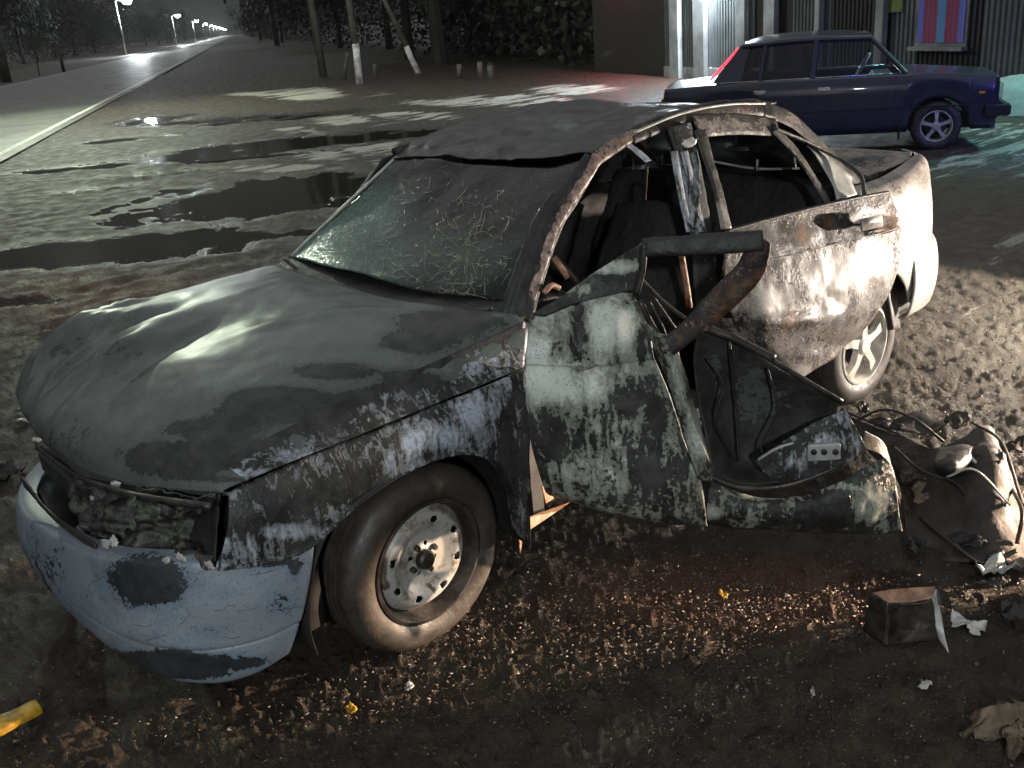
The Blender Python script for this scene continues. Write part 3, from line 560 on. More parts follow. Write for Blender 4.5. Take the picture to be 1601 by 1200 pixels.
patch('door_window_frame', M['rear'], car, ribbon(fr, [.085, .085, .075], (.05, .9, .45)), 12, 40, .006, .003, 30, .62, [(1130, 196, 60, 8, .35)])
fr = [B(1208, 200, 'y', .635), B(1245, 240, 'y', .68), B(1275, 285, 'y', .75), B(1296, 322, 'y', .84)]
patch('door_window_frame', M['rear'], car, ribbon(fr, [.05, .045, .045, .05], (-.1, .9, .4)), 12, 50, .006, .003, 30, .62)
fr = [B(1208, 200, 'y', .64), B(1262, 222, 'y', .67), B(1312, 248, 'y', .72), B(1345, 275, 'y', .80), B(1352, 308, 'y', .88)]
mb = MB(); mb.tube(fr, .013, 8, 40, .7); mb.build('door_window_frame', M['char'], car, True)
patch('quarter_light', M['trim'], car, [[B(1262, 228, 'y', .66), B(1320, 268, 'y', .71), B(1340, 304, 'y', .80)], [B(1272, 238, 'y', .67), B(1300, 285, 'y', .76), B(1308, 312, 'y', .84)]], 6, 20, .004)
mb = MB(); mb.tube(BT, .010, 8, 40, .7); mb.build('window_seal', M['char'], car, True)
# --- rear quarter, boot, rear bumper, rear window
arch = lambda x: .27+math.sqrt(max(.385**2-(x+2.52)**2, 0))
def quarter(sgn):
    cols = [(-2.50, .76), (-2.62, .775), (-2.75, .78), (-2.88, .78), (-3.00, .765), (-3.13, .725), (-3.22, .665), (-3.28, .58)]
    rows = []
    for zf, yo in ((1.0, -.10), (.965, -.035), (.85, 0), (.70, .012), (.5, .01), (0., 0.)):
        r = []
        for x, y in cols:
            zb = max(arch(x), .40) if x > -2.9 else .40
            zz = (.40 if zf == 0 else zf); zz = max(zz, zb) if zf < .6 else zz
            zt = 0.045*min(1, max(0, (-2.7-x)/.3)) if zf > .9 else 0
            r.append((x-(0 if zf > .6 else .0), (y+yo)*sgn, zz+zt))
        rows.append(r)
    return rows
rq = patch('rear_wing', M['rear'], car, quarter(1), 50, 70, .005, .003, 5, .12, [(1385, 290, 25, 15, .45), (1430, 280, 30, 20, .3)], cut=lambda c, u, v: (c[:, 0] > -2.86) & ((c[:, 0]+2.52)**2+(c[:, 2]-.27)**2 < .375**2))
patch('rear_wing', M['rear'], car, quarter(-1), 30, 30, .005, .003, 5, .3, cut=lambda c, u, v: (c[:, 0] > -2.86) & ((c[:, 0]+2.52)**2+(c[:, 2]-.27)**2 < .375**2))
patch('boot_lid', M['rear'], car, [[(-2.72, y, .985+.03*(1-y*y)) for y in (-.62, -.3, 0, .3, .62)], [(-3.0, y, 1.03+.02*(1-y*y)) for y in (-.64, -.3, 0, .3, .655)], [(-3.2, y, 1.03+.02*(1-y*y)) for y in (-.58, -.3, 0, .3, .58)], [(-3.30, y, .96) for y in (-.56, -.3, 0, .3, .56)], [(-3.33, y, .72) for y in (-.56, -.3, 0, .3, .56)]], 40, 50, .005, .003, 4, .3, [(1340, 250, 60, 20, .5)])
rows = []
for f, o in ((0, -.05), (.06, 0), (.5, .02), (.93, 0), (1, -.04)):
    rows.append([(x-o*(.3 if abs(y) > .7 else 1), y+(o if y > 0 else -o)*(1 if abs(y) > .6 else 0), lerp(.66, .33, f)) for x, y in ((-2.86, .785), (-3.06, .77), (-3.21, .715), (-3.32, .60), (-3.40, .36), (-3.43, 0), (-3.41, -.4), (-3.34, -.64), (-3.22, -.76), (-3.06, -.79), (-2.86, -.79))])
patch('rear_bumper', M['rear'], car, rows, 30, 80, .006, .002, 4, .02)
mb = MB(); mb.box((-3.275, .54, .82), (.08, .12, .2), bev=.02); mb.build('tail_light', M['lens'], car)
mb = MB(); mb.box((-3.275, -.54, .82), (.08, .12, .2), bev=.02); mb.build('tail_light', M['lens'], car)
patch('mud_flap', M['rubber'], car, [[B(1385, 445, 'y', .77), B(1396, 515, 'y', .77)], [B(1398, 440, 'y', .66), B(1406, 512, 'y', .66)]], 4, 12, .008, .004)
patch('rear_window_frame', M['char'], car, [[(-2.12, -.56, 1.37), (-2.14, -.5, 1.37), (-2.16, 0, 1.385), (-2.14, .5, 1.37), (-2.12, .56, 1.385)], [(-2.16, -.56, 1.34), (-2.19, -.5, 1.33), (-2.21, 0, 1.345), (-2.19, .5, 1.335), (-2.16, .56, 1.35)]], 4, 20, .02)
t = NT('light_block_glass'); t.p(Base_Color=(.012, .012, .012), Roughness=.3, Alpha=t.mr(t.noise(3, 5, .6), .35, .6, .75, .97)); M['blockpane'] = t.m
patch('rear_window', M['blockpane'], car, [[(-2.16, -.52, 1.345), (-2.2, 0, 1.355), (-2.16, .52, 1.355)], [(-2.70, -.60, .99), (-2.73, 0, 1.0), (-2.70, .60, .99)]], 20, 20, .004, .01, 6)  # dark pane added to keep light out of the cabin
patch('far_side_light_block', M['blockpane'], car, [[(-.95, -.61, 1.29), (-1.45, -.62, 1.35), (-2.1, -.62, 1.33), (-2.3, -.64, 1.26)], [(-.62, -.70, .95), (-1.3, -.72, .95), (-2.0, -.72, .95), (-2.75, -.68, .96)]], 20, 30, .004, .01, 6)  # second added pane, blocks light from the far side
# --- far side of the body
def side_far():
    xs = [-.5, -.9, -1.3, -1.5, -1.9, -2.3, -2.6]
    return [[(x, -.70, .95) for x in xs], [(x, -.80, .80) for x in xs], [(x, -.83, .55) for x in xs], [(x, -.80, .22) for x in xs]]
patch('far_side_doors', M['body'], car, side_far(), 24, 40, .02, .006, 4, .9)
mb = MB()
mb.tube([(-1.0, -.58, 1.31), (-1.5, -.6, 1.375), (-2.0, -.59, 1.37), (-2.2, -.59, 1.33), (-2.8, -.66, 1.0)], .022, 8, 30); mb.tube([(-1.42, -.60, 1.37), (-1.5, -.72, .95)], .035, 8); mb.tube([(-2.2, -.6, 1.33), (-2.3, -.72, .95)], .02, 8); mb.build('far_side_rail', M['char'], car, True)
patch('far_front_wing', M['body'], car, [[(x, -.80, .79) for x in (.5, .2, -.1, -.45)], [(x, -.83, .6) for x in (.56, .2, -.1, -.45)], [(x, -.82, z) for x, z in ((.58, .45), (.25, .60), (-.2, .62), (-.42, .3))]], 20, 30, .005, .004, 5, .8)
# --- floor, dashboard, seats, steering wheel, parcel shelf
mb = MB(); mb.box((-1.35, -.08, .21), (2.1, 1.3, .05)); mb.box((-1.35, -.08, .30), (2.0, .24, .14), bev=.04); mb.box((-.56, 0, .55), (.05, 1.42, .75)); mb.box((-2.85, 0, .45), (.9, 1.3, .3)); mb.box((-.1, 0, .40), (.9, .64, .35)); mb.box((-1.3, -.70, .24), (1.9, .1, .12), bev=.02); mb.build('floor_pan', M['under'], car)
patch('dashboard', M['char'], car, [[(-.60, y, .93) for y in (-.64, -.2, .2, .62)], [(-.78, y, .95-.04*(abs(y) > .5)) for y in (-.64, -.2, .2, .62)], [(-.86, y, .84) for y in (-.64, -.2, .2, .62)], [(-.82, y, .60) for y in (-.64, -.2, .2, .62)]], 30, 60, .01, .04, 7)
def seat(x, y, w=.46):
    patch('seat_back', M['seat'], car, [[(x-.34, y-w/2, 1.02), (x-.34, y, 1.05), (x-.34, y+w/2, 1.02)], [(x-.2, y-w/2, .75), (x-.16, y, .76), (x-.2, y+w/2, .75)], [(x-.08, y-w/2, .45), (x-.05, y, .46), (x-.08, y+w/2, .45)]], 24, 20, .09, .03, 8)
    patch('seat_cushion', M['seat'], car, [[(x-.08, y-w/2, .46), (x-.08, y, .47), (x-.08, y+w/2, .46)], [(x+.36, y-w/2, .50), (x+.36, y, .52), (x+.36, y+w/2, .50)]], 20, 20, .09, .03, 8)
    mb = MB(); mb.tube([(x-.35, y-.12, 1.0), (x-.38, y-.12, 1.20), (x-.38, y+.12, 1.20), (x-.35, y+.12, 1.0)], .008, 6); mb.build('headrest_frame', M['charmetal'], car, True)
seat(-1.30, .36); seat(-1.30, -.36)
patch('rear_seat', M['seat'], car, [[(-2.42, -.62, 1.0), (-2.44, 0, 1.02), (-2.42, .62, 1.0)], [(-2.25, -.62, .7), (-2.25, 0, .7), (-2.25, .62, .7)], [(-2.12, -.62, .48), (-2.12, 0, .48), (-2.12, .62, .48)], [(-1.7, -.62, .5), (-1.7, 0, .5), (-1.7, .62, .5)]], 34, 40, .08, .03, 6)
patch('parcel_shelf', M['char'], car, [[(-2.42, -.6, 1.0), (-2.42, 0, 1.0), (-2.42, .6, 1.0)], [(-2.75, -.6, 1.0), (-2.75, 0, 1.0), (-2.75, .6, 1.0)]], 10, 20, .01, .02, 8)
mb = MB(); c = np.array((-.98, .36, .88)); ax = np.array((-.88, 0, .47)); a = np.array((0, 1., 0)); b = np.cross(ax, a)
mb.tube([c+(a*cos(t)+b*sin(t))*.19 for t in np.linspace(0, 2*pi, 41)], .011, 8)
for g in (0, 2.1, 4.2): mb.tube([c, c+(a*cos(g+.5)+b*sin(g+.5))*.19], .010, 6)
mb.tube([c, (-.62, .36, .72)], .022, 8); mb.build('steering_wheel', M['charmetal'], car, True)
mb = MB()
mb.tube([B(1110, 251, 'x', -2.3), B(1180, 263, 'x', -2.35), B(1250, 263, 'x', -2.4)], .006, 6, 10); mb.tube([B(1137, 232, 'x', -2.35), B(1170, 232, 'x', -2.35)], .009, 6); mb.tube([B(1150, 212, 'x', -2.3), B(1150, 230, 'x', -2.35)], .007, 6)
mb.build('shelf_wire', M['trim'], car, True)
for qx, qy in ((1184, 256), (1243, 252), (1035, 250), (990, 255)): mb = MB(); mb.tube([B(qx, qy-7, 'x', -2.3), B(qx, qy+10, 'x', -2.3)], .006, 6); mb.build('seat_bracket', M['trim'], car, True)
mb = MB(); mb.tube([B(866, 402, 'y', .62), B(888, 434, 'y', .66)], .011, 8); mb.build('mirror_stalk', M['rust'], car, True); mb = MB(); mb.tube([B(850, 458, 'y', .72), B(862, 446, 'y', .72), B(874, 450, 'y', .72)], .010, 8, 8); mb.build('mirror_bracket', M['rust'], car, True)
# --- torn sill bracket
mb = MB(); p0, p1, p2, p3 = B(816, 812, 'y', .74), B(890, 786, 'y', .74), B(870, 800, 'y', .76), B(818, 835, 'y', .76)
mb.add([p0, p1, p2, p3], [[0, 1, 2, 3]]); q = [B(846, 760, 'y', .75), B(858, 756, 'y', .75), B(864, 778, 'y', .75), B(852, 786, 'y', .75)]; mb.add(q, [[0, 1, 2, 3]]); q = [B(808, 818, 'y', .75), B(818, 820, 'y', .75), B(812, 864, 'y', .75)]; mb.add(q, [[0, 1, 2]])
solid(mb.build('sill_bracket', M['rust'], car), .006)
# --- wheels
def wheel(name, c, ax, kind, parent):
    c = np.array(c, float); ax = np.array(ax, float); ax /= np.linalg.norm(ax); w = .165
    hub = bpy.data.objects.new(name, None); S.collection.objects.link(hub); hub.parent = parent; hub.location = c-np.array(parent['org']); hub['org'] = list(map(float, c)); hub.empty_display_size = .1
    R1, R0 = (.305, .200) if kind == 'steel' else (.29, .182)
    prof = [(R0, -.005), (R0+.012, .004), (R0+.03, .012), (R0+.055, .014), (R1-.032, .006), (R1-.012, -.008), (R1-.002, -.024), (R1, -.04), (R1, -w+.02), (R1-.012, -w+.0), (R0+.03, -w-.004), (R0, -w+.012), (R0, -.005)]
    # tread as thin grooves
    pr = []
    for k, (r, h) in enumerate(prof):
        pr.append((r, h))
        if k == 7:
            for g in (-.062, -.085, -.108): pr += [(R1, g+.004), (R1-.008, g+.003), (R1-.008, g-.003), (R1, g-.004)]
    mb = MB(); mb.lathe(c, ax, pr, 84); autosm(mb.build('tyre', M['rubber'], hub), 40)
    mb = MB()
    if kind == 'steel':
        mb.lathe(c, ax, [(R0+.004, -.004), (R0+.004, .006), (R0-.006, .008), (R0-.012, -.002), (R0-.018, -.035), (R0-.03, -.055), (R0-.034, -.06)], 64)
        autosm(mb.build('rim', M['charmetal'], hub), 40)
        # disc with holes
        n1, n2 = 40, 160; a = np.cross(ax, [0, 0, 1.]); a /= np.linalg.norm(a); b = np.cross(a, ax)
        rs = np.linspace(.0, R0-.022, n1); G = []
        for r in rs:
            h = np.interp(r, [0, .03, .05, .085, .125, .15, .178], [-.03, -.03, -.036, -.034, -.014, -.018, -.05])
            for k in range(n2):
                g = 2*pi*k/n2; G.append(c+(a*cos(g)+b*sin(g))*r+ax*h)
        F = [[i*n2+k, i*n2+(k+1) % n2, (i+1)*n2+(k+1) % n2, (i+1)*n2+k] for i in range(n1-1) for k in range(n2)]
        G = np.array(G); F = np.array(F); cc = G[F].mean(1)-c; ca = cc@a; cb = cc@b; keep = np.ones(len(F), bool)
        for k in range(8):
            g = 2*pi*k/8+.35; keep &= ((ca-.130*cos(g))**2+(cb-.130*sin(g))**2) > .0135**2
        for k in range(4):
            g = 2*pi*k/4+.35; keep &= ((ca-.049*cos(g))**2+(cb-.049*sin(g))**2) > .0075**2
        solid(link('wheel_disc', G, F[keep], M['rim'], hub), .004)
        mb = MB(); mb.lathe(c, ax, [(.032, -.04), (.031, -.012), (.024, -.004), (0, -.003)], 24); autosm(mb.build('hub_cap', M['charmetal'], hub))
        for k in range(4):
            mb = MB(); g = 2*pi*k/4+.35+pi/4; mb.lathe(c+(a*cos(g)+b*sin(g))*.049, ax, [(.010, -.04), (.010, -.022), (.007, -.018), (0, -.018)], 6)
            mb.build('wheel_bolt', M['charmetal'], hub)
    else:
        mb.lathe(c, ax, [(R0+.006, -.008), (R0+.004, .008), (R0-.006, .010), (R0-.014, -.004), (R0-.022, -.06), (R0-.022, -w+.03)], 64); autosm(mb.build('rim', M['alloy'], hub), 40)
        mb = MB(); a = np.cross(ax, [0, 0, 1.]); a /= np.linalg.norm(a); b = np.cross(a, ax)
        for k in range(5):
            g = 2*pi*k/5+.3; d = a*cos(g)+b*sin(g); e = -a*sin(g)+b*cos(g)
            mb.add([c+d*r+e*s_*wd+ax*h for r, wd, h in ((.03, .024, .0), (.10, .017, .004), (R0-.015, .027, -.006)) for s_, in ((-1,), (1,))]+[c+d*r+e*s_*wd+ax*(h-.03) for r, wd, h in ((.03, .024, .0), (.10, .017, .004), (R0-.015, .027, -.006)) for s_, in ((-1,), (1,))],
                   [[0, 1, 3, 2], [2, 3, 5, 4], [0, 2, 8, 6], [2, 4, 10, 8], [1, 7, 9, 3], [3, 9, 11, 5]])
        mb.lathe(c, ax, [(.05, -.03), (.048, .004), (.035, .012), (0, .012)], 30); mb.build('spokes', M['alloy'], hub)
        mb = MB(); mb.lathe(c, ax, [(.12, -.06), (.12, -.05), (.03, -.05), (0, -.05)], 30); mb.build('brake_drum', M['char'], hub)
    return hub
wheel('front_wheel', (-.045, .785, .285), (-.06, 1, -.03), 'steel', car)
wheel('front_wheel', (-.02, -.74, .285), (.10, -.99, 0), 'steel', car)
wheel('rear_wheel', (-2.56, .745, .275), (0, 1, 0), 'alloy', car)
wheel('rear_wheel', (-2.52, -.74, .285), (0, -1, 0), 'alloy', car)
# --- torn open front door
_a = radians(42); DH = np.array([-.42, .84, 0.]); DD = np.array([-cos(_a), sin(_a), 0]); DN = np.array([sin(_a), cos(_a), 0])
def D(px, py, off=0.): return pl(px, py, DH+DN*off, DN)
# outer skin: columns from hinge edge to rear, rows top to bottom
DS = [[B(828, 497, 'y', .775), B(870, 480, 'y', .82), B(920, 466, 'y', .87), B(960, 458, 'y', .91), B(988, 458, 'y', .95)],
      [B(824, 535, 'y', .825), B(870, 525, 'y', .875), B(920, 515, 'y', .92), B(962, 505, 'y', .965), B(1012, 500, 'y', 1.0)],
      [B(822, 568, 'y', .835), B(870, 568, 'y', .89), B(920, 567, 'y', .935), B(968, 563, 'y', .98), B(1022, 556, 'y', 1.03)],
      [B(822, 573, 'y', .83), B(870, 574, 'y', .885), B(920, 573, 'y', .93), B(968, 569, 'y', .975), B(1024, 562, 'y', 1.03)],
      [B(823, 630, 'y', .85), B(875, 635, 'y', .905), B(930, 635, 'y', .965), B(985, 630, 'y', 1.02), B(1048, 620, 'y', 1.08)],
      [B(830, 690, 'y', .85), B(885, 700, 'y', .92), B(945, 700, 'y', .99), B(1010, 695, 'y', 1.07), B(1070, 690, 'y', 1.13)],
      [B(842, 735, 'y', .85), B(890, 745, 'y', .93), B(950, 752, 'y', 1.01), B(1020, 755, 'y', 1.10), B(1095, 750, 'y', 1.19)],
      [B(852, 765, 'y', .84), B(895, 778, 'y', .91), B(950, 795, 'y', .99), B(1025, 808, 'y', 1.09), B(1105, 815, 'y', 1.19)],
      [B(858, 772, 'y', .80), B(900, 786, 'y', .87), B(950, 802, 'y', .95), B(1025, 815, 'y', 1.04), B(1105, 822, 'y', 1.14)]]
def dsfn(V, N, u, v):
    N = N*np.sign(N[:, 1:2]+1e-9); px_, py_ = project(V)
    b = -.03*np.exp(-((px_-(905+(py_-500)*.10))/17)**2)*np.clip((620-py_)/80, 0, 1)+.016*np.exp(-((px_-950)/25)**2-((py_-510)/40)**2)
    b += -.03*np.exp(-((px_-870-(py_-650)*.9)/26)**2)*np.clip((py_-600)/60, 0, 1)*np.clip((770-py_)/40, 0, 1)
    b += .006*np.sin(py_/5.0)*np.exp(-((px_-985)/30)**2-((py_-680)/40)**2)
    return V+N*b[:, None]
door = patch('front_door', M['door'], car, DS, 110, 100, .005, .006, 6, .42, [
  (860, 520, 36, 36, .30), (955, 510, 40, 44, .02), (907, 530, 16, 60, .62), (860, 600, 45, 34, -.05), (990, 595, 60, 26, .25), (930, 600, 30, 30, .2), (860, 690, 60, 46, .72), (1000, 640, 60, 60, .66), (985, 680, 28, 40, .40), (935, 760, 70, 40, .40), (1040, 730, 50, 60, .62), (1075, 800, 60, 30, .5), (960, 790, 60, 20, .5), (840, 560, 20, 40, .1), (1000, 540, 14, 24, .6)], fn=dsfn)
# rear vertical flange, lighter strip
patch('door_flange', M['door'], door, [[D(1008, 500, .0), D(1030, 560, .01), D(1052, 620, .015), D(1072, 690, .015), D(1092, 748, .015)], [D(1030, 520, .03), D(1055, 575, .04), D(1075, 640, .04), D(1098, 700, .04), D(1112, 752, .03)], [D(1055, 525, -.03), D(1070, 580, -.03), D(1090, 650, -.03), D(1108, 705, -.02), D(1118, 748, .0)]], 20, 70, .004, .008, 10, .52, [(1085, 690, 14, 50, .15), (1055, 590, 16, 40, .3)])
# mirror triangle panel
patch('mirror_mount', M['door'], door, [[D(832, 492, -.02), D(880, 462, -.02), D(930, 425, -.02), D(1004, 380, -.0)], [D(850, 492, .0), D(900, 474, .0), D(950, 462, .0), D(1000, 450, .0)]], 24, 50, .012, .008, 12, .72, [(950, 415, 60, 14, .12), (900, 450, 30, 10, .4)])
mb = MB(); mb.tube([D(1006, 380, .01), D(1004, 420, .01), D(994, 460, .01)], .013, 8, 14, .7); mb.build('quarter_post', M['charmetal'], door, True)
# window frame: top bar, bent rear leg, lower edge
patch('window_frame', M['char'], door, ribbon([D(1004, 387, .0), D(1070, 384, .02), D(1130, 380, .03), D(1192, 376, .04)], [.040, .045, .05, .045], (.6, .7, .3)), 10, 50, .02, .003, 20)
patch('window_frame', M['peel'], door, ribbon([D(1190, 374, .04), D(1172, 420, .03), D(1130, 465, .02), D(1080, 512, .01), D(1040, 545, .01)], [.05, .075, .075, .055, .045], (.6, .75, .2)), 14, 70, .022, .006, 16, .78, [(1150, 440, 30, 16, .6), (1090, 505, 30, 12, .42)], attrs={'rust': lambda V: V[:, 0]*0+1})
mb = MB(); mb.tube([D(998, 432, -.02), D(1035, 470, -.03), D(1078, 503, -.03)], .007, 8, 16); mb.tube([D(1000, 470, -.03), D(1020, 510, -.03), D(1045, 545, -.02)], .010, 8, 12); mb.tube([D(1008, 445, -.04), D(1060, 520, -.05)], .006, 6, 8); mb.build('window_channel', M['charmetal'], door, True)
# dark inner shell (concave) between flange and latch end
IN = [[D(1095, 505, -.02), D(1140, 530, -.05), D(1200, 565, -.06), D(1260, 600, -.05), D(1312, 628, -.02)],
      [D(1085, 560, -.05), D(1130, 590, -.10), D(1190, 620, -.11), D(1250, 640, -.09), D(1305, 655, -.04)],
      [D(1095, 640, -.05), D(1140, 660, -.12), D(1190, 675, -.13), D(1240, 685, -.10), D(1290, 680, -.04)],
      [D(1108, 700, -.03), D(1145, 715, -.11), D(1190, 722, -.12), D(1240, 712, -.08), D(1285, 700, -.03)],
      [D(1115, 752, .0), D(1150, 757, -.02), D(1200, 755, -.02), D(1250, 745, -.01), D(1310, 730, .0)]]
patch('inner_panel', M['hoodp'], door, IN, 60, 60, .006, .008, 8, .75, [(1180, 620, 60, 60, .45), (1120, 560, 12, 60, .5)])
mb = MB(); mb.tube([D(1092, 505, .0), D(1180, 548, .0), D(1255, 592, .0), D(1316, 628, .0)], .009, 8, 30); mb.tube([D(1110, 745, .015), D(1160, 762, .02), D(1230, 758, .02), D(1310, 728, .02), D(1345, 700, .0)], .010, 8, 40)
mb.tube([D(1140, 535, -.03), D(1150, 640, -.09), D(1155, 720, -.08)], .006, 6, 20); mb.build('inner_stiffener', M['charmetal'], door, True)
patch('window_channel', M['charmetal'], door, ribbon([D(1090, 508, .0), D(1150, 530, .0), D(1210, 562, .0)], .018, (.6, .7, .4)), 6, 24, .01, .004, 20, .6)
# latch face
LT = [[D(1180, 720, .0), D(1225, 690, .01), D(1275, 660, .01), D(1322, 640, .0)], [D(1200, 742, .03), D(1245, 715, .05), D(1295, 690, .05), D(1340, 672, .02)], [D(1225, 752, .03), D(1270, 742, .05), D(1320, 725, .05), D(1355, 700, .03)]]
lt = patch('latch_end', M['body'], door, LT, 40, 60, .005, .012, 12, .6, [(1290, 700, 30, 22, .2), (1240, 722, 25, 14, .3), (1330, 690, 16, 16, .35), (1320, 655, 16, 14, .4)])
mb = MB(); c = D(1288, 706, .07); mb.box(c, (.10, .02, .055), ax=(DD, DN, (0, 0, 1)), bev=.006); mb.build('latch_plate', M['trim'], lt)
mb = MB()
for qx in (1272, 1288, 1306): mb.lathe(D(qx, 706, .082), DN, [(.009, 0), (.009, .006), (.003, .007), (0, .007)], 12)
mb.build('latch_screw', M['char'], lt)
mb = MB(); mb.tube([D(1185, 718, .04), D(1215, 700, .05), D(1240, 692, .05)], .008, 6, 10, .5); mb.build('rod', M['trim'], lt, True)
for pts in ([D(1105, 560, -.02), D(1130, 600, .0), D(1120, 660, .01), D(1150, 720, -.02)], [D(1200, 575, -.02), D(1215, 640, -.01), D(1190, 700, -.02), D(1215, 735, .01)], [D(1015, 470, -.05), D(1040, 520, -.02), D(1060, 600, .02)]):
    mb = MB(); mb.tube(pts, .0035, 6, 30); mb.build('wire', M['char'], door, True)
for zz in (.40, .78):
    mb = MB(); mb.box((-.425, .79, zz), (.05, .06, .05), bev=.008); mb.build('hinge', M['charmetal'], door)
# lower skin, reaching back to the ragged end
LS = [[D(1112, 752, .02), D(1180, 775, .03), D(1250, 775, .03), D(1320, 750, .02), D(1352, 728, .0), D(1385, 715, -.02)],
      [D(1108, 770, .05), D(1180, 788, .06), D(1250, 790, .06), D(1320, 775, .05), D(1365, 755, .03), D(1396, 735, .0)],
      [D(1105, 800, .05), D(1180, 808, .06), D(1250, 812, .06), D(1320, 808, .05), D(1370, 800, .04), D(1404, 785, .02)],
      [D(1105, 818, .0), D(1180, 826, .01), D(1250, 832, .01), D(1320, 834, .01), D(1370, 834, .0), D(1411, 830, .0)]]
patch('lower_skin', M['door'], door, LS, 44, 90, .005, .012, 9, .60, [(1360, 790, 30, 30, .18), (1105, 800, 28, 12, .1), (1240, 810, 50, 20, .5), (1200, 775, 60, 8, .4), (1300, 760, 60, 8, .4)])
patch('sill_end', M['door'], door, [[D(1345, 700, .0), D(1380, 715, -.02), D(1400, 760, -.01)], [D(1350, 672, -.03), D(1385, 700, -.05), D(1408, 790, -.04)]], 12, 30, .005, .008, 12, .7)
mb = MB(); mb.tube([B(1065, 398, 'y', .82), B(1072, 440, 'y', .82), B(1078, 480, 'y', .82)], .012, 8, 12); mb.build('belt_anchor', M['rust'], car, True)
# ================================================================ DEBRIS ON THE GROUND
Z0 = lambda px, py, z=.0: at(px, py, 'z', z)
# crushed door trim panel lying right of the wreck
tp = empty('crushed_door_panel', Z0(1450, 740), 'crushed black door trim panel lying on the gravel behind the torn door', 'car part')
patch('panel_sheet', M['cloth'], tp, [[Z0(1325, 650, .05), Z0(1400, 680, .10), Z0(1470, 700, .16), Z0(1540, 670, .20), Z0(1556, 690, .10)], [Z0(1345, 690, .04), Z0(1410, 720, .08), Z0(1480, 735, .14), Z0(1555, 720, .22), Z0(1590, 780, .04)], [Z0(1400, 740, .02), Z0(1430, 790, .03), Z0(1490, 800, .08), Z0(1555, 800, .12), Z0(1601, 850, .0)], [Z0(1420, 860, .0), Z0(1450, 870, .0), Z0(1500, 880, .0), Z0(1560, 880, .02), Z0(1620, 900, .0)]], 50, 60, .012, .02, 8)
mb = MB(); mb.tube([Z0(1316, 640, .06), Z0(1390, 672, .10), Z0(1460, 705, .13), Z0(1500, 715, .2)], .009, 6, 30, .6); mb.tube([Z0(1520, 660, .26), Z0(1565, 690, .24), Z0(1590, 760, .10), Z0(1600, 790, .05)], .008, 6, 30, .6); mb.build('panel_edge', M['cloth'], tp, True)
patch('armrest', M['char'], tp, [[Z0(1468, 705, .20), Z0(1500, 698, .22), Z0(1520, 700, .22)], [Z0(1462, 728, .22), Z0(1490, 728, .24), Z0(1515, 715, .23)], [Z0(1470, 740, .18), Z0(1495, 742, .18), Z0(1518, 725, .2)]], 16, 16, .02, .01, 14)
o = patch('trim_strip', M['white'], None, ribbon([Z0(1514, 712, .22), Z0(1545, 745, .18), Z0(1560, 800, .09), Z0(1561, 868, .008)], [.008, .012, .018, .022], (.5, .6, .5)), 8, 40, .004); tag(o, 'curved white plastic strip leaning on the crushed black panel', 'trim strip')
o = shard('metal_flap', M['charmetal'], None, Z0(1440, 668, .07), (.14, .09), 41, .25, 16, .3); tag(o, 'bent pale metal flap behind the crushed black panel', 'car part')
o = shard('crumpled_cloth', M['palecloth'], None, Z0(1462, 775, .05), (.09, .055), 42, .9, 20, .7, nrm=(.4, .5, .7)); tag(o, 'crumpled singed tan scrap under the crushed black panel', 'cloth scrap')
o = shard('crumpled_cloth', M['palecloth'], None, Z0(1475, 790, .03), (.05, .04), 43, .9, 14, .7, nrm=(.4, .5, .7)); tag(o, 'small singed scrap just below the larger tan scrap', 'cloth scrap')
for k, (pts, r, mt, nm, lab) in enumerate([
   ([(1335, 660, .08), (1380, 640, .16), (1430, 655, .14), (1475, 690, .05)], .006, 'charmetal', 'bent_rod', 'thin bent rod arching over the far edge of the black panel'),
   ([(1400, 700, .12), (1440, 735, .20), (1500, 760, .16), (1520, 820, .03)], .005, 'char', 'burnt_cable', 'burnt black cable trailing over the crushed panel'),
   ([(1440, 810, .03), (1490, 850, .05), (1540, 880, .02), (1590, 860, .06)], .008, 'rubber', 'burnt_hose', 'burnt rubber hose along the front of the crushed panel'),
   ([(1580, 760, .10), (1598, 800, .14), (1590, 850, .05)], .007, 'charmetal', 'bent_rod', 'short bent rod standing at the right edge of the heap'),
   ([(1480, 745, .2), (1525, 735, .24), (1580, 790, .12)], .004, 'trim', 'wire', 'pale wire lying across the crushed panel')]):
    mb = MB(); mb.tube([Z0(*p) for p in pts], r, 6, 30); tag(mb.build(nm, M[mt], None, True), lab, 'car part')
for k, (x, y, z, sz, mt, fl, lab) in enumerate([
   (1385, 665, .10, (.07, .04), 'char', .6, 'charred flake at the far left of the debris heap'), (1500, 660, .16, (.06, .05), 'cloth', .8, 'dark cloth tuft on top of the debris heap'),
   (1545, 720, .20, (.07, .05), 'char', .7, 'charred sheet piece on the right shoulder of the heap'), (1425, 745, .12, (.05, .035), 'charmetal', .6, 'bent steel plate in the left part of the heap'),
   (1580, 700, .12, (.05, .05), 'seat', .9, 'lump of burnt foam behind the heap at the right edge'), (1520, 855, .04, (.06, .04), 'seat', .9, 'lump of burnt foam in front of the heap'),
   (1430, 855, .03, (.05, .03), 'char', .7, 'charred scrap just right of the torn door end'), (1350, 640, .06, (.05, .03), 'charmetal', .6, 'small steel scrap by the rear wheel'),
   (1545, 920, .03, (.06, .04), 'char', .8, 'dark lump on the ground below the white strip'), (1590, 960, .03, (.06, .05), 'cloth', .8, 'dark wet cloth at the right edge beside the foil scrap')]):
    o = shard('debris_piece', M[mt], None, Z0(x, y, z), sz, 140+k, fl, 18, .4); tag(o, lab, 'debris')
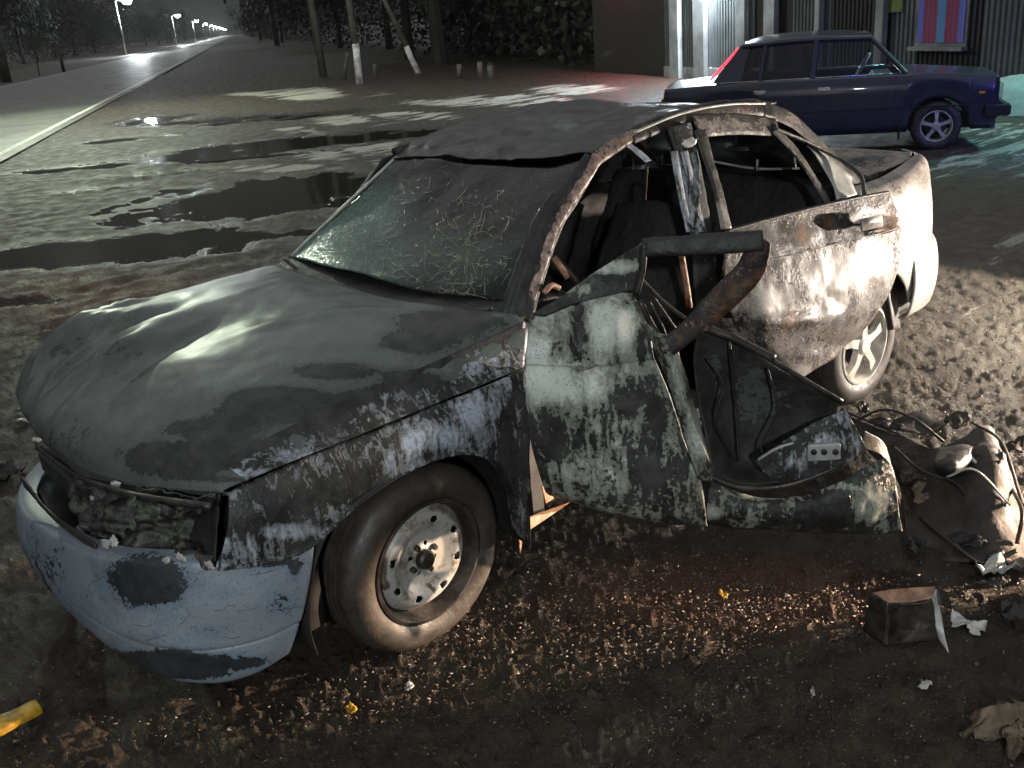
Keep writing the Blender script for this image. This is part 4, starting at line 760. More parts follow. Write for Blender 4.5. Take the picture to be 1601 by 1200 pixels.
# open bent box bracket
bx = [Z0(1365, 925, .16), Z0(1462, 915, .17), Z0(1488, 950, .13), Z0(1460, 1000, .02), Z0(1400, 1005, .01), Z0(1395, 940, .14)]
br = empty('metal_bracket', Z0(1430, 960), 'bent box shaped metal bracket with a pale flange standing on the dark ground at right', 'car part')
tl, tr = Z0(1362, 926, .15), Z0(1462, 918, .15); tl2, tr2 = Z0(1390, 942, .14), Z0(1458, 936, .14); f0, f1 = Z0(1466, 1000, .01), Z0(1385, 1010, .01)
patch('bracket_face', M['charmetal'], br, [[tl2, lerp(tl2, tr2, .35)+[0, 0, -.006], lerp(tl2, tr2, .7), tr2], [lerp(tl2, f1, .5), lerp(lerp(tl2, f1, .5), lerp(tr2, f0, .5), .5)+[-.01, -.012, 0], lerp(tr2, f0, .5)+[-.004, 0, 0]], [f1, lerp(f1, f0, .5), f0]] if 0 else [[tl2, lerp(tl2, tr2, .5)+[0, 0, -.006], tr2], [lerp(tl2, f1, .5), lerp(lerp(tl2, f1, .5), lerp(tr2, f0, .5), .5)+[-.01, -.012, 0], lerp(tr2, f0, .5)], [f1, lerp(f1, f0, .5), f0]], 24, 30, .005, .012, 14)
patch('bracket_rim', M['rust'], br, [[tl, lerp(tl, tr, .5)+[0, 0, .004], tr], [tl2, lerp(tl2, tr2, .5)+[0, 0, -.005], tr2+np.array([0, 0, .001])]], 10, 30, .005, .008, 20)
patch('bracket_flange', M['white'], br, [[tr2+np.array([.003, 0, 0]), tr+np.array([.0, 0, -.002])], [lerp(tr2, f0, .5)+[.004, 0, 0], Z0(1474, 975, .06)], [Z0(1467, 1000, .012), Z0(1482, 1020, .004)]], 20, 10, .004, .006, 20)
patch('bracket_end', M['charmetal'], br, [[tr+np.array([.002, .002, 0]), Z0(1482, 926, .13)], [Z0(1468, 944, .115), Z0(1488, 952, .095)]], 8, 8, .004, .006, 20)
patch('bracket_side', M['charmetal'], br, [[tl, tl2], [Z0(1350, 985, .01), f1]], 14, 10, .005, .008, 16)
for k, (x, y, z, sz, mt, fl, lab, cat, nm) in enumerate([
   (1512, 978, .04, (.05, .035), 'white', .9, 'shiny crumpled foil scrap right of the bent metal bracket', 'foil scrap', 'foil_scrap'),
   (1445, 1070, .02, (.022, .015), 'white', .8, 'small curled white plastic piece below the bent metal bracket', 'plastic piece', 'plastic_piece'),
   (1560, 890, .05, (.07, .04), 'trim', .9, 'crumpled grey rag pile at the right edge under the black panel', 'rag', 'rag'),
   (1595, 880, .05, (.05, .04), 'palecloth', .9, 'tan rag piece at the right edge beside the grey rag', 'rag', 'rag'),
   (1310, 1000, .01, (.035, .010), 'palecloth', .6, 'thin tan splinter left of the bent metal bracket', 'splinter', 'splinter'),
   (1560, 1140, .03, (.11, .04), 'palecloth', .8, 'torn olive cloth strip in the bottom right corner', 'cloth scrap', 'crumpled_cloth'),
   (1590, 1165, .03, (.06, .03), 'palecloth', .8, 'small folded cloth in the bottom right corner below the olive strip', 'cloth scrap', 'crumpled_cloth'),
   (640, 1075, .01, (.02, .012), 'white', .7, 'small pale chip on the ground under the steel wheel', 'chip', 'plastic_piece'),
   (550, 1108, .01, (.02, .014), 'yellow', .7, 'small yellowish chip on the ground in front of the steel wheel', 'chip', 'plastic_piece'),
   (1130, 930, .01, (.02, .015), 'yellow', .7, 'small tan chip on the brown glass strewn gravel', 'chip', 'plastic_piece'),
   (35, 660, .03, (.06, .03), 'white', .5, 'pale broken plastic piece beside the crushed nose of the wreck', 'plastic piece', 'plastic_piece'),
   (60, 688, .05, (.03, .02), 'white', .5, 'white shard right at the crushed nose of the wreck', 'plastic piece', 'plastic_piece'),
   (15, 740, .04, (.10, .05), 'char', .7, 'charred black lump on the ground left of the bumper', 'debris', 'charred_lump'),
   (930, 1090, .01, (.03, .012), 'cloth', .7, 'dark flake on the wet ground below the glass strewn gravel', 'debris', 'charred_lump'),
   (1270, 1080, .01, (.006, .022), 'white', .2, 'thin white sliver on the dark ground left of the curled piece', 'splinter', 'splinter')]):
    o = shard(nm, M[mt], None, Z0(x, y, z*.3), sz, 60+k, fl, 14, .6); tag(o, lab, cat)
mb = MB()
a, b = Z0(-20, 1150, .03), Z0(62, 1108, .03); d = (b-a)/np.linalg.norm(b-a); e = np.cross([0, 0, 1], d)
yl = patch('yellow_plank', M['yellow'], None, [[a-e*.03, lerp(a, b, .5)-e*.028, b-e*.022], [a-e*.03+[0, 0, .02], lerp(a, b, .5)-e*.03+[0, 0, .02], b-e*.02+[0, 0, .02]], [a+e*.03+[0, 0, .02], lerp(a, b, .5)+e*.026+[0, 0, .02], b+e*.022+[0, 0, .02]], [a+e*.03, lerp(a, b, .5)+e*.03, b+e*.02]], 20, 40, .006, .006, 30)
tag(yl, 'chipped yellow painted strip at the bottom left corner', 'plank')
# strewn glass crumbs and grit (uncountable)
def grit(name, mat, spots, smin, smax, kind='stuff', lab=None):
    Q = np.concatenate([rng.normal(size=(n, 2))*[rx, ry]*.5+[cx, cy] for (cx, cy, rx, ry, n) in spots]); Q = Q[Q[:, 1] > 130]
    Pg = np.array([at(x, y, 'z', 0.) for x, y in Q]); Pg = Pg[~((Pg[:, 0] > -3.3) & (Pg[:, 0] < .62) & (abs(Pg[:, 1]) < .66))]
    Pg[:, 2] = gz(Pg)+.004; n = len(Pg); sz = (smin+(smax-smin)*rng.random(n)**3)[:, None, None]
    T = rng.normal(size=(n, 4, 3))*sz*.55; T[:, :, 2] = np.abs(T[:, :, 2]); T[:, 0, 2] = sz[:, 0, 0]*.9
    Vs = (T+Pg[:, None]).reshape(-1, 3); b = np.arange(n)[:, None]*4
    Fs = np.concatenate([b+[0, 1, 2], b+[0, 2, 3], b+[0, 3, 1], b+[1, 3, 2]])
    o = link(name, Vs, Fs, mat, smooth=False); return tag(o, lab, None, None, kind)
tg = NT('glass_crumbs'); tg.p(Base_Color=(.55, .6, .55), Roughness=.06, Transmission_Weight=.0); tg.b.inputs['Specular IOR Level'].default_value = .9
M['crumb'] = tg.m
grit('glass_crumbs', M['crumb'], [(150, 480, 340, 110, 900), (40, 600, 120, 150, 500), (1180, 920, 330, 60, 900), (1000, 960, 300, 100, 350), (800, 1080, 600, 140, 350), (250, 1050, 300, 200, 160), (1300, 1120, 400, 100, 300), (60, 650, 120, 200, 300), (250, 470, 350, 80, 500), (150, 380, 500, 120, 300), (1500, 560, 160, 220, 350), (1420, 660, 100, 60, 250), (1150, 800, 500, 200, 300)], .0015, .0045)
M['stone'] = plain('gravel_stone', (.19, .145, .105), .5, var=.7, sc=40)
grit('gravel', M['stone'], [(120, 500, 320, 120, 3500), (200, 440, 420, 60, 2500), (700, 1000, 500, 160, 2500), (1230, 930, 330, 70, 2600), (1050, 980, 350, 110, 1200), (1530, 560, 220, 300, 3000), (1430, 650, 120, 80, 700), (100, 560, 300, 240, 1500), (250, 460, 500, 90, 1600), (300, 350, 500, 60, 900), (800, 1100, 900, 160, 1400), (1400, 1100, 400, 200, 700)], .003, .011)
# ================================================================ BLUE SALOON
FWp = Z0(1461, 235); hd = radians(123.5); HX = np.array([cos(hd), sin(hd), 0]); HY = np.array([-sin(hd), cos(hd), 0])   # HX forward; right-hand side faces the camera
t = NT('blue_car_paint'); t.p(Base_Color=t.mix(t.mr(t.noise(4, 5), .3, .7), (.026, .027, .052), (.018, .02, .034)), Roughness=.3); t.b.inputs['Coat Weight'].default_value = .5; t.bump(t.noise(70, 3), .06, .002); M['blue'] = t.m
M['chrome'] = plain('dull_chrome', (.45, .46, .48), .28, .9, var=.2)
t = NT('tinted_car_glass'); t.p(Base_Color=(.02, .022, .028), Roughness=.06, Alpha=.72); M['dglass'] = t.m
t = NT('clear_car_glass'); t.p(Base_Color=(.05, .06, .065), Roughness=.05, Alpha=.28); M['cglass'] = t.m
M['redlens'] = plain('red_lens', (.5, .02, .02), .2, var=.2); M['amber'] = plain('amber_lens', (.8, .3, .03), .25, var=.2)
lada = bpy.data.objects.new('blue_saloon', None); S.collection.objects.link(lada)
axle = FWp-HY*(-.0)                        # front right tyre contact
side = -.81                                # right side plane in car coords
LS_ = .92; loc = FWp-HX*1.21*LS_+HY*.74*LS_; loc[2] = 0; lada.scale = (LS_,)*3
lada.location = loc; lada.rotation_euler = (0, 0, hd); tag(lada, 'dark blue boxy saloon car parked in front of the lit building', 'car')
class L:   # local-space builder: parent without org, coordinates are the car's own (x forward, y left)
    pass
def lp(name, mat, P, nu, nv, th=.004, both=False, par=None, **k):
    o = patch(name, mat, par or lada, P, nu, nv, th, **k)
    if both:
        Q = np.asarray(P, float).copy(); Q[..., 1] *= -1; patch(name, mat, par or lada, Q, nu, nv, th, **k)
    return o
fx, rx_ = 1.21, -1.21
XS = [2.0, 1.85, 1.62, fx+.33, fx, fx-.33, .6, 0, -.6, rx_+.33, rx_, rx_-.33, -1.8, -2.06]
def beltz(x): return np.interp(x, [-2.1, -1.2, -.9, .7, 1.0, 2.1], [.88, .92, .93, .92, .91, .80])
def botz(x):
    z = .24
    for c in (fx, rx_):
        d = abs(x-c)
        if d < .335: z = max(z, .29+math.sqrt(.335**2-d*d))
    return z
xs = np.unique(np.round(np.concatenate([np.linspace(-2.05, 1.86, 60), fx+.335*np.cos(np.linspace(0, pi, 21)), rx_+.335*np.cos(np.linspace(0, pi, 21))]), 4))
def yy(x, f):
    w = np.interp(x, [-2.06, -1.9, -1.4, .9, 1.7, 2.0], [.74, .775, .805, .805, .77, .74]); return w-.03*(f < .05)-.045*max(0, f-.55)*2
for s_ in (1, -1):
    rows = []
    for f in (0, .04, .12, .3, .5, .7, .86, 1.):
        rows.append([(x, s_*(yy(x, f)+(.012 if abs(f-.12) < .01 else 0)), lerp(beltz(x), botz(x), f)) for x in xs])
    G = np.array(rows); Vv = G.reshape(-1, 3); o = link('body_side', Vv, gridfaces(len(rows), len(xs)), M['blue'], lada); solid(o, .01, 0)
bon = [[(x, y, beltz(x)+.022*(1-(y/.8)**2)+(0.01 if abs(abs(y)-.3) < .05 else 0)) for y in np.linspace(-(yy(x, 0)), yy(x, 0), 9)] for x in (.78, 1.1, 1.45, 1.75, 1.86)]
lp('bonnet', M['blue'], bon, 20, 30, .008)
lp('boot_lid', M['blue'], [[(x, y, beltz(x)+.02*(1-(y/.8)**2)) for y in np.linspace(-(yy(x, 0)), yy(x, 0), 7)] for x in (-1.32, -1.6, -1.9, -2.05)], 12, 20, .008)
for x, sg in ((1.86, 1), (-2.05, -1)):
    lp('front_panel' if sg > 0 else 'rear_panel', M['blue'], [[(x, y, z) for y in (-.74, -.4, 0, .4, .74)] for z in (.86 if sg < 0 else .80, .6, .36)], 8, 10, .02)
mb = MB(); mb.box((1.89, 0, .64), (.04, 1.0, .2)); mb.build('grille', M['char'], lada)
for y in (-.58, .58):
    mb = MB(); mb.box((1.89, y, .66), (.06, .26, .19), bev=.02); mb.build('headlight', M['cglass'], lada)
    mb = MB(); mb.box((-2.07, y, .68), (.05, .3, .2), bev=.02); mb.build('tail_light', M['redlens'], lada)
for x in (1.96, -2.15):
    mb = MB(); mb.box((x, 0, .45), (.10, 1.60, .14), bev=.03); sg = 1 if x > 0 else -1; mb.box((x-sg*.12, .80, .45), (.24, .04, .13), bev=.015); mb.box((x-sg*.12, -.80, .45), (.24, .04, .13), bev=.015); mb.build('bumper', M['under'], lada)
# cabin
yr, yb = .60, .745; zr = 1.405
lp('roof', M['blue'], [[(x, y, z-.05*(y/.62)**2) for y in (-.62, -.4, 0, .4, .62)] for x, z in ((.46, 1.36), (.2, 1.42), (-.4, 1.44), (-.85, 1.42), (-1.08, 1.36))], 24, 20, .02)
zb = .93
fl, ft, rl, rt = (.83, zb), (.43, 1.345), (-1.45, zb), (-1.08, 1.345)
def P2(x, z, s_): f = (z-zb)/(1.345-zb); return (x, s_*lerp(yb, yr+.01, f), z)
for s_ in (1, -1):
    mb = MB()
    mb.tube([P2(*fl, s_), P2(*ft, s_)], .03, 8, 0, .8); mb.tube([P2(*ft, s_), P2(-.4, 1.37, s_), P2(*rt, s_)], .028, 8, 16); mb.tube([P2(-.24, zb, s_), P2(-.20, 1.36, s_)], .035, 8); mb.tube([P2(-.86, zb, s_), P2(-.80, 1.36, s_)], .022, 8)
    mb.add([P2(-1.10, zb, s_), P2(-1.45, zb, s_), P2(-1.10, 1.36, s_), P2(-.98, 1.36, s_)], [[0, 1, 2, 3]]); solid(mb.build('pillars', M['blue'], lada, False), .006)
    mb = MB(); mb.tube([P2(.80, zb, s_), P2(-1.4, zb, s_)], .010, 6); mb.build('belt_moulding', M['chrome'], lada, True)
    for nm, q, mt in (('front_window', [(.77, zb), (.40, 1.33), (-.18, 1.34), (-.22, zb)], 'cglass'), ('rear_side_window', [(-.27, zb), (-.23, 1.34), (-.78, 1.34), (-.84, zb)], 'dglass'), ('quarter_window', [(-.88, zb), (-.82, 1.34), (-.98, 1.33), (-1.13, zb)], 'dglass')):
        mb = MB(); mb.add([np.array(P2(*c, s_))-np.array([0, s_*.012, 0]) for c in q], [[0, 1, 2, 3]]); mb.build(nm, M[mt], lada)
    # door shut lines, handles
    for x0 in (.72, -.25, -.98):
        mb = MB(); mb.tube([(x0, s_*(yy(x0, .02)+.004), .90), (x0, s_*(yy(x0, .12)+.008), .85), (x0, s_*(yy(x0, .4)+.006), .66), (x0+(.0 if x0 > -.9 else .15), s_*(yy(x0, .9)+.006), .30)], .004, 5); mb.build('door_gap', M['under'], lada)
    for x0 in (-.10, -.86):
        mb = MB(); mb.box((x0, s_*.825, .80), (.15, .02, .045), bev=.008); hh = mb.build('door_handle', M['chrome'], lada)
    mb = MB(); mb.tube([(1.5, s_*.80, .53), (-1.6, s_*.81, .53)], .008, 5); mb.build('side_moulding', M['under'], lada)
    mb = MB(); mb.box((1.68, s_*.785, .66), (.07, .02, .03), bev=.005); mb.build('side_marker', M['amber'], lada)
mb = MB(); mb.add([(.79, -.71, .94), (.79, .71, .94), (.45, .58, 1.35), (.45, -.58, 1.35)], [[0, 1, 2, 3]]); mb.build('windscreen', M['cglass'], lada)
mb = MB(); mb.add([(-1.44, -.70, .95), (-1.44, .70, .95), (-1.09, .57, 1.34), (-1.09, -.57, 1.34)], [[0, 1, 2, 3]]); mb.build('rear_window', M['dglass'], lada)
mb = MB(); mb.tube([(-1.475, -.66, .97), (-1.13, -.585, 1.33)], .018, 6); mb.build('red_reflection_strip', emit('red_reflection_emit', (1, .05, .08), 1.6), lada, True)  # glowing strip stands in for a red reflection on the rear pillar
mb = MB(); mb.box((.0, 0, .35), (3.2, 1.3, .2)); mb.box((.62, 0, .78), (.3, 1.35, .22), bev=.05); mb.build('floor', M['under'], lada)
for y in (-.35, .35):
    mb = MB(); mb.box((-.05, y, .60), (.5, .48, .16), bev=.05); mb.box((-.30, y, .88), (.14, .46, .55), bev=.05); mb.box((-.33, y, 1.2), (.09, .26, .14), bev=.03); mb.build('seat', M['seat'], lada)
mb = MB(); mb.box((-.95, 0, .75), (.2, 1.2, .5), bev=.06); mb.build('rear_seat', M['seat'], lada)
mb = MB(); c = np.array((.38, .35, .95)); ax = np.array((-.85, 0, .5)); b_ = np.cross(ax, (0, 1., 0)); mb.tube([c+(np.array((0, 1., 0))*cos(g)+b_*sin(g))*.19 for g in np.linspace(0, 2*pi, 25)], .014, 6); mb.build('steering_wheel', M['trim'], lada, True)
lada['org'] = [0., 0., 0.]
for (x, y, s_) in ((fx, -.735, -1), (fx, .735, 1), (rx_, -.735, -1), (rx_, .735, 1)):
    h_ = wheel('wheel', (x, y, .288), (0, s_, 0), 'alloy', lada)
for y in (-.78, .78):
    for x in (fx-.42, rx_-.42):
        mb = MB(); mb.box((x, y*.93, .27), (.015, .2, .22)); mb.build('mud_flap', M['under'], lada)
# ================================================================ BUILDING
WA, WB = XY(690, 122), XY(1601, 142); WA = np.array(WA); WB = np.array(WB)
Wq0, Wq1 = XY(1040, 119), XY(1590, 152)
wd = (Wq1-Wq0)/np.linalg.norm(Wq1-Wq0); wnr = np.array([wd[1], -wd[0]])
if wnr@(CO[:2]-Wq0) < 0: wnr = -wnr
def WP(px, py, off=0.):
    """point on the wall plane seen at a pixel"""
    n = np.array([*wnr, 0]); return pl(px, py, np.array([*Wq0, 0])+n*off, n)
def wc(px, py=100): return float((WP(px, py)[:2]-Wq0)@wd)
def wpt(s_, z, off=0.): return np.array([*(Wq0+wd*s_+wnr*off), z])
bld = empty('building', (*(Wq0+wd*3), 0), 'pale ribbed single storey building with pilasters and a curtained window', 'building')
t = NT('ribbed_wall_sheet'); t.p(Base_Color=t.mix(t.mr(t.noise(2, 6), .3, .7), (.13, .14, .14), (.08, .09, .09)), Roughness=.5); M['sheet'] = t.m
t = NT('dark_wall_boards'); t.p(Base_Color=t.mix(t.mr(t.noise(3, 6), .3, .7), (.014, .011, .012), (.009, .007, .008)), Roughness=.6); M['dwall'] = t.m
M['pil'] = plain('pilaster_plaster', (.34, .34, .34), .7, var=.5, sc=2, bump=.3, bsc=30)
def wbox(name, s0, s1, z0, z1, o0, o1, mat, bev=0.0, mbuild=None, par=None):
    mb = mbuild or MB(); c = wpt((s0+s1)/2, (z0+z1)/2, (o0+o1)/2); mb.box(c, (s1-s0, o1-o0, z1-z0), ax=((*wd, 0), (*wnr, 0), (0, 0, 1)), bev=bev)
    if mbuild is None: return mb.build(name, mat, par or bld)
sL, sR = wc(700), wc(1601)+4.0
# dark boarded stretches
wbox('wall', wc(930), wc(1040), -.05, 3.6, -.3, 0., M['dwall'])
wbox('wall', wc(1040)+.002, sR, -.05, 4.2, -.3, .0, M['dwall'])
# ribbed sheet sections
def ribs(p0, p1, mat, o=.03, step=.11):
    a, b = wc(p0), wc(p1); n = int((b-a)/step)
    P = []; 
    for k in range(n+1):
        s_ = a+k*step
        for ds, of in ((0, 0), (.25, 0), (.35, 1), (.85, 1), (.95, 0)): P.append((s_+ds*step, o+of*.025))
    V = []
    for s_, of in P: V += [wpt(s_, .25, of), wpt(s_, 4.15, of)]
    F = [[2*k, 2*k+1, 2*k+3, 2*k+2] for k in range(len(P)-1)]; link('ribbed_sheet', V, F, mat, bld, smooth=False)
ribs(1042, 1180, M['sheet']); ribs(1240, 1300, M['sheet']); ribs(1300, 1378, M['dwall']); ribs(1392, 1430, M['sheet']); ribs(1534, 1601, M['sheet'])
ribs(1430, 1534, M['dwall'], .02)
wbox('skirting', wc(1042), sR, -.04, .25, .0, .08, M['pil'])
for p0, p1 in ((1058, 1072), (1095, 1112), (1162, 1176), (1205, 1222), (1284, 1292), (1378, 1391)):
    wbox('pilaster', wc(p0), wc(p1), -.03, 4.16, .08, .20, M['pil'], bev=.01)
# curtained window
s0, s1 = wc(1440, 60), wc(1512, 60); zb_ = WP(1475, 66, .06)[2]
wf = wbox('window', s0-.06, s1+.06, zb_-.06, zb_+1.5, .03, .07, M['pil'])
tb = NT('lit_curtain_blue'); tb.p(Base_Color=(.10, .22, .40), Emission_Color=(.16, .42, .8), Emission_Strength=.10); tr_ = NT('lit_curtain_red'); tr_.p(Base_Color=(.22, .05, .10), Emission_Color=(.7, .12, .35), Emission_Strength=.05); tw = NT('lit_curtain_violet'); tw.p(Base_Color=(.2, .22, .6), Emission_Color=(.18, .2, .7), Emission_Strength=.12)
w_ = s1-s0; cu = 0
for f0, f1, mt in ((0, .12, tw.m), (.12, .42, tr_.m), (.42, .60, tb.m), (.60, .88, tr_.m), (.88, 1, tw.m)):
    n = 12; V = []
    for k in range(n+1):
        s_ = s0+w_*(f0+(f1-f0)*k/n); of = .085+.01*sin(k*1.6)
        V += [wpt(s_, zb_, of), wpt(s_, zb_+1.42, of)]
    link('curtain', V, [[2*k, 2*k+1, 2*k+3, 2*k+2] for k in range(n)], mt, wf, smooth=True)
t = NT('window_pane'); t.p(Base_Color=(.04, .05, .06), Roughness=.05, Alpha=.25)
mb = MB(); mb.add([wpt(s0, zb_, .112), wpt(s1, zb_, .112), wpt(s1, zb_+1.42, .112), wpt(s0, zb_+1.42, .112)], [[0, 1, 2, 3]]); mb.build('pane', t.m, wf)
wbox('window_sill', s0-.1, s1+.1, zb_-.12, zb_-.062, .071, .20, M['pil'], par=wf)
sg_ = wbox('notice_board', wc(1394, 8), wc(1418, 8), WP(1405, 18)[2], WP(1405, 18)[2]+.35, .07, .10, plain('olive_board', (.20, .24, .05), .6)); 
sg_.parent = None; sg_.location = (0, 0, 0)
for v in sg_.data.vertices: v.co = v.co+mathutils.Vector(bld['org'])
tag(sg_, 'small olive board fixed high on the ribbed wall left of the window', 'sign')
mb = MB()
c = wpt(wc(1110, 40)+.0, 3.9, .35); mb.box(c, (.35, .2, .10), ax=((*wd, 0), (*wnr, 0), (0, 0, 1)), bev=.03); mb.box(wpt(wc(1110, 40), 3.98, .28), (.06, .5, .05), ax=((*wd, 0), (*wnr, 0), (0, 0, 1))); 
lf = mb.build('wall_light', M['charmetal']); tag(lf, 'flood light fixed above the white pilaster of the building', 'lamp')
wbox('roof_eave', sL+1.5, sR+.3, 4.2, 4.35, -.6, .4, M['dwall'])
# right hand pale gate post and heap
gp = MB(); c = XY(1601, 165); gp.box((c[0]-.3, c[1]+1.5, 1.0), (.35, .35, 2.1), bev=.02); tag(gp.build('gate_post', M['pil']), 'pale square gate post at the right edge beside the building', 'post')
def mound(name, px_, py_, r, h, mat, lab, cat, seed):
    c = XY(px_, py_); n = 40; P = []
    for i_ in range(14):
        for k in range(n):
            q = i_/13; g = 2*pi*k/n; P.append((c[0]+cos(g)*r*q, c[1]+sin(g)*r*q, h*(1-q*q)**.8))
    P = np.array(P); P[:, 2] += fbm(P, 3, 4, seed)*h*.15*(P[:, 2] > .02); F = [[i_*n+k, i_*n+(k+1) % n, (i_+1)*n+(k+1) % n, (i_+1)*n+k] for i_ in range(13) for k in range(n)]
    tag(link(name, P, F, mat), lab, cat)
mound('rubble_heap', 1596, 168, .95, .45, M['concrete'], 'rounded grey rubble heap at the right edge beyond the blue saloon', 'heap', 5)
# ================================================================ LAMPS, POLES, SIGN
def street_lamp(base, h, lean, lab, e):
    r = bpy.data.objects.new('street_lamp', None); S.collection.objects.link(r); r.location = base; tag(r, lab, 'street lamp', 'street lamps along the far side of the road'); r['org'] = list(map(float, base))
    b = np.array(base); mb = MB(); mb.tube([b, b+[0, 0, h*.6], b+[0, 0, h]], [.16, .12, .09], 10); mb.build('pole', M['concrete'], r, True)
    tip = b+np.array([*(-rn*1.3), 0])+[0, 0, h+.35]; mb = MB(); mb.tube([b+[0, 0, h-.1], b+[0, 0, h+.2], tip], .045, 8, 10); mb.build('arm', M['concrete'], r, True)
    mb = MB(); mb.box(tip+np.array([*(-rn*.3), .03]), (.9, .4, .16), ax=((*rn, 0), (*rd, 0), (0, 0, 1)), bev=.05); hd_ = mb.build('lamp_head', M['concrete'], r)
    mb = MB(); mb.lathe(tip+np.array([*(-rn*.35), -.06]), (0, 0, -1), [(.75, 0), (.70, .25), (.45, .55), (0, .66)], 14); mb.build('lens', EM, r, True)
    pt = lamp('POINT', 'lamp_light', tip+np.array([*(-rn*.35), -.45]), e, (.82, .95, 1.), size=.2)
EM = emit('lamp_lens', (.9, .97, 1), 600)
LP = [(203, 97, 9.2, 'nearest and tallest street lamp left of the road'), (283, 88, 9, 'second lit street lamp from the left along the road'), (313, 82, 9, 'third lit street lamp from the left along the road'), (331, 78.5, 9, 'fourth lit street lamp from the left along the road'),
      (341, 76, 9, 'fifth lit street lamp from the left along the road')]
b1 = XY(203, 97); b2 = XY(283, 88)
sdist = lambda p: float((p-E0)@rd)
s1_, w1_ = sdist(b1), float((b1-E0)@rn)
print('lamp1', b1, s1_, w1_, 'lamp2', b2, sdist(b2), float((b2-E0)@rn), [((XY(x, y)-E0)@rn, (XY(x, y)-E0)@rd) for x, y, _, _ in LP])
ords = ['nearest', 'second', 'third', 'fourth', 'fifth', 'sixth', 'seventh', 'eighth', 'ninth', 'tenth', 'eleventh', 'twelfth']
for k in range(12):
    tx = [203, 283, 313, 331, 342, 351, 357, 363, 367, 371, 374, 377][k]; hh = 9.
    # place along one line parallel to the road so that the base falls at pixel tx
    p = road_pt(LS_D[k], 12.5); street_lamp((*p, 0.), 7.6, 0, '%s lit street lamp from the camera in the row left of the road' % ords[k], 2200)
def pole(name, pb, pt, r0, r1, z0, mat, lab, cat, depth=None, grp=None):
    c = Z0(*pb); d = ray(*pt); n = np.array([FW[0], FW[1], 0]); n /= np.linalg.norm(n); t_ = ((c-CO)@n)/(d@n); top = CO+d*t_; top = lerp(c, top, 1.)
    ext = top+(top-c)*z0; mb = MB(); mb.tube([c-(top-c)*.02, lerp(c, ext, .5), ext], [r0, (r0+r1)/2, r1], 10); o = mb.build(name, mat, None, True); tag(o, lab, cat, grp); return o
M['pwood'] = plain('weathered_pole_wood', (.085, .08, .07), .8, var=.5, sc=4); 
def whitebase():
    t = NT('whitewashed_post'); t.p(Base_Color=t.mix(t.mr(t.noise(5, 5), .35, .6), (.55, .55, .55), (.25, .25, .25)), Roughness=.7); return t.m
M['wwash'] = whitebase()
def utility(name, pb, pmid, pt, lab, cat, r=.12, z0=1.2):
    c = Z0(*pb); n = np.array([FW[0], FW[1], 0]); n /= np.linalg.norm(n)
    f = lambda q: CO+ray(*q)*(((c-CO)@n)/(ray(*q)@n))
    root = bpy.data.objects.new(name, None); S.collection.objects.link(root); root.location = c; root['org'] = list(map(float, c)); tag(root, lab, cat)
    m_, tp_ = f(pmid), f(pt); mb = MB(); mb.tube([c-[0, 0, .1], m_], [r, r*.95], 10); mb.build('post_base', M['wwash'], root, True)
    mb = MB(); mb.tube([m_, tp_, tp_+(tp_-m_)*z0], [r*.9, r*.8, r*.6], 10); mb.build('shaft', M['pwood'], root, True)
utility('utility_pole', (562, 130), (556, 68), (545, 0), 'upright utility pole with whitewashed foot left of the leaning one', 'pole')
utility('leaning_pole', (655, 114), (635, 72), (602, 2), 'leaning brace pole with bluish whitewashed foot', 'pole', .11)
o = pole('bare_tree', (506, 120), (486, 0), .16, .10, 1.3, M['pwood'], 'thin pale tree trunk left of the upright utility pole', 'tree')
o = pole('short_post', (538, 124), (543, 82), .07, .06, 0, M['pwood'], 'short stake between the pale trunk and the utility pole', 'post')
for k, (x, y, h_, lb) in enumerate([(586, 120, 20, 'leftmost short stub post right of the utility pole'), (718, 122, 22, 'left one of the three stub posts before the dark trees'), (750, 122, 26, 'middle one of the three stub posts before the dark trees'), (766, 124, 22, 'right one of the three stub posts before the dark trees')]):
    pole('short_post', (x, y), (x, y-h_), .09, .08, 0, M['pwood'], lb, 'post', grp='stub posts before the trees')
o = pole('concrete_post', (10, 127), (0, 82), .35, .3, .8, M['pwood'], 'pale concrete post at the left edge beyond the road', 'post')
o = pole('thin_post', (100, 112), (90, 70), .14, .12, 0, M['pwood'], 'thin dark post right of the round road sign', 'post')
sp = Z0(62, 118); sroot = bpy.data.objects.new('road_sign', None); S.collection.objects.link(sroot); sroot.location = sp; sroot['org'] = list(map(float, sp)); tag(sroot, 'small round road sign on a thin post beyond the road', 'sign')
n = np.array([FW[0], FW[1], 0]); n /= np.linalg.norm(n); c = CO+ray(52, 67)*(((sp-CO)@n)/(ray(52, 67)@n)); rs_ = np.linalg.norm(c-CO)*9/FPX
mb = MB(); mb.tube([sp, c+[0, 0, 0]], rs_*.09, 8); mb.build('sign_post', M['pwood'], sroot, True)
mb = MB(); mb.lathe(c-n*rs_*.1, -n, [(0, 0), (rs_, 0), (rs_, rs_*.06), (0, rs_*.06)], 24); mb.build('sign_disc', M['pwood'], sroot)
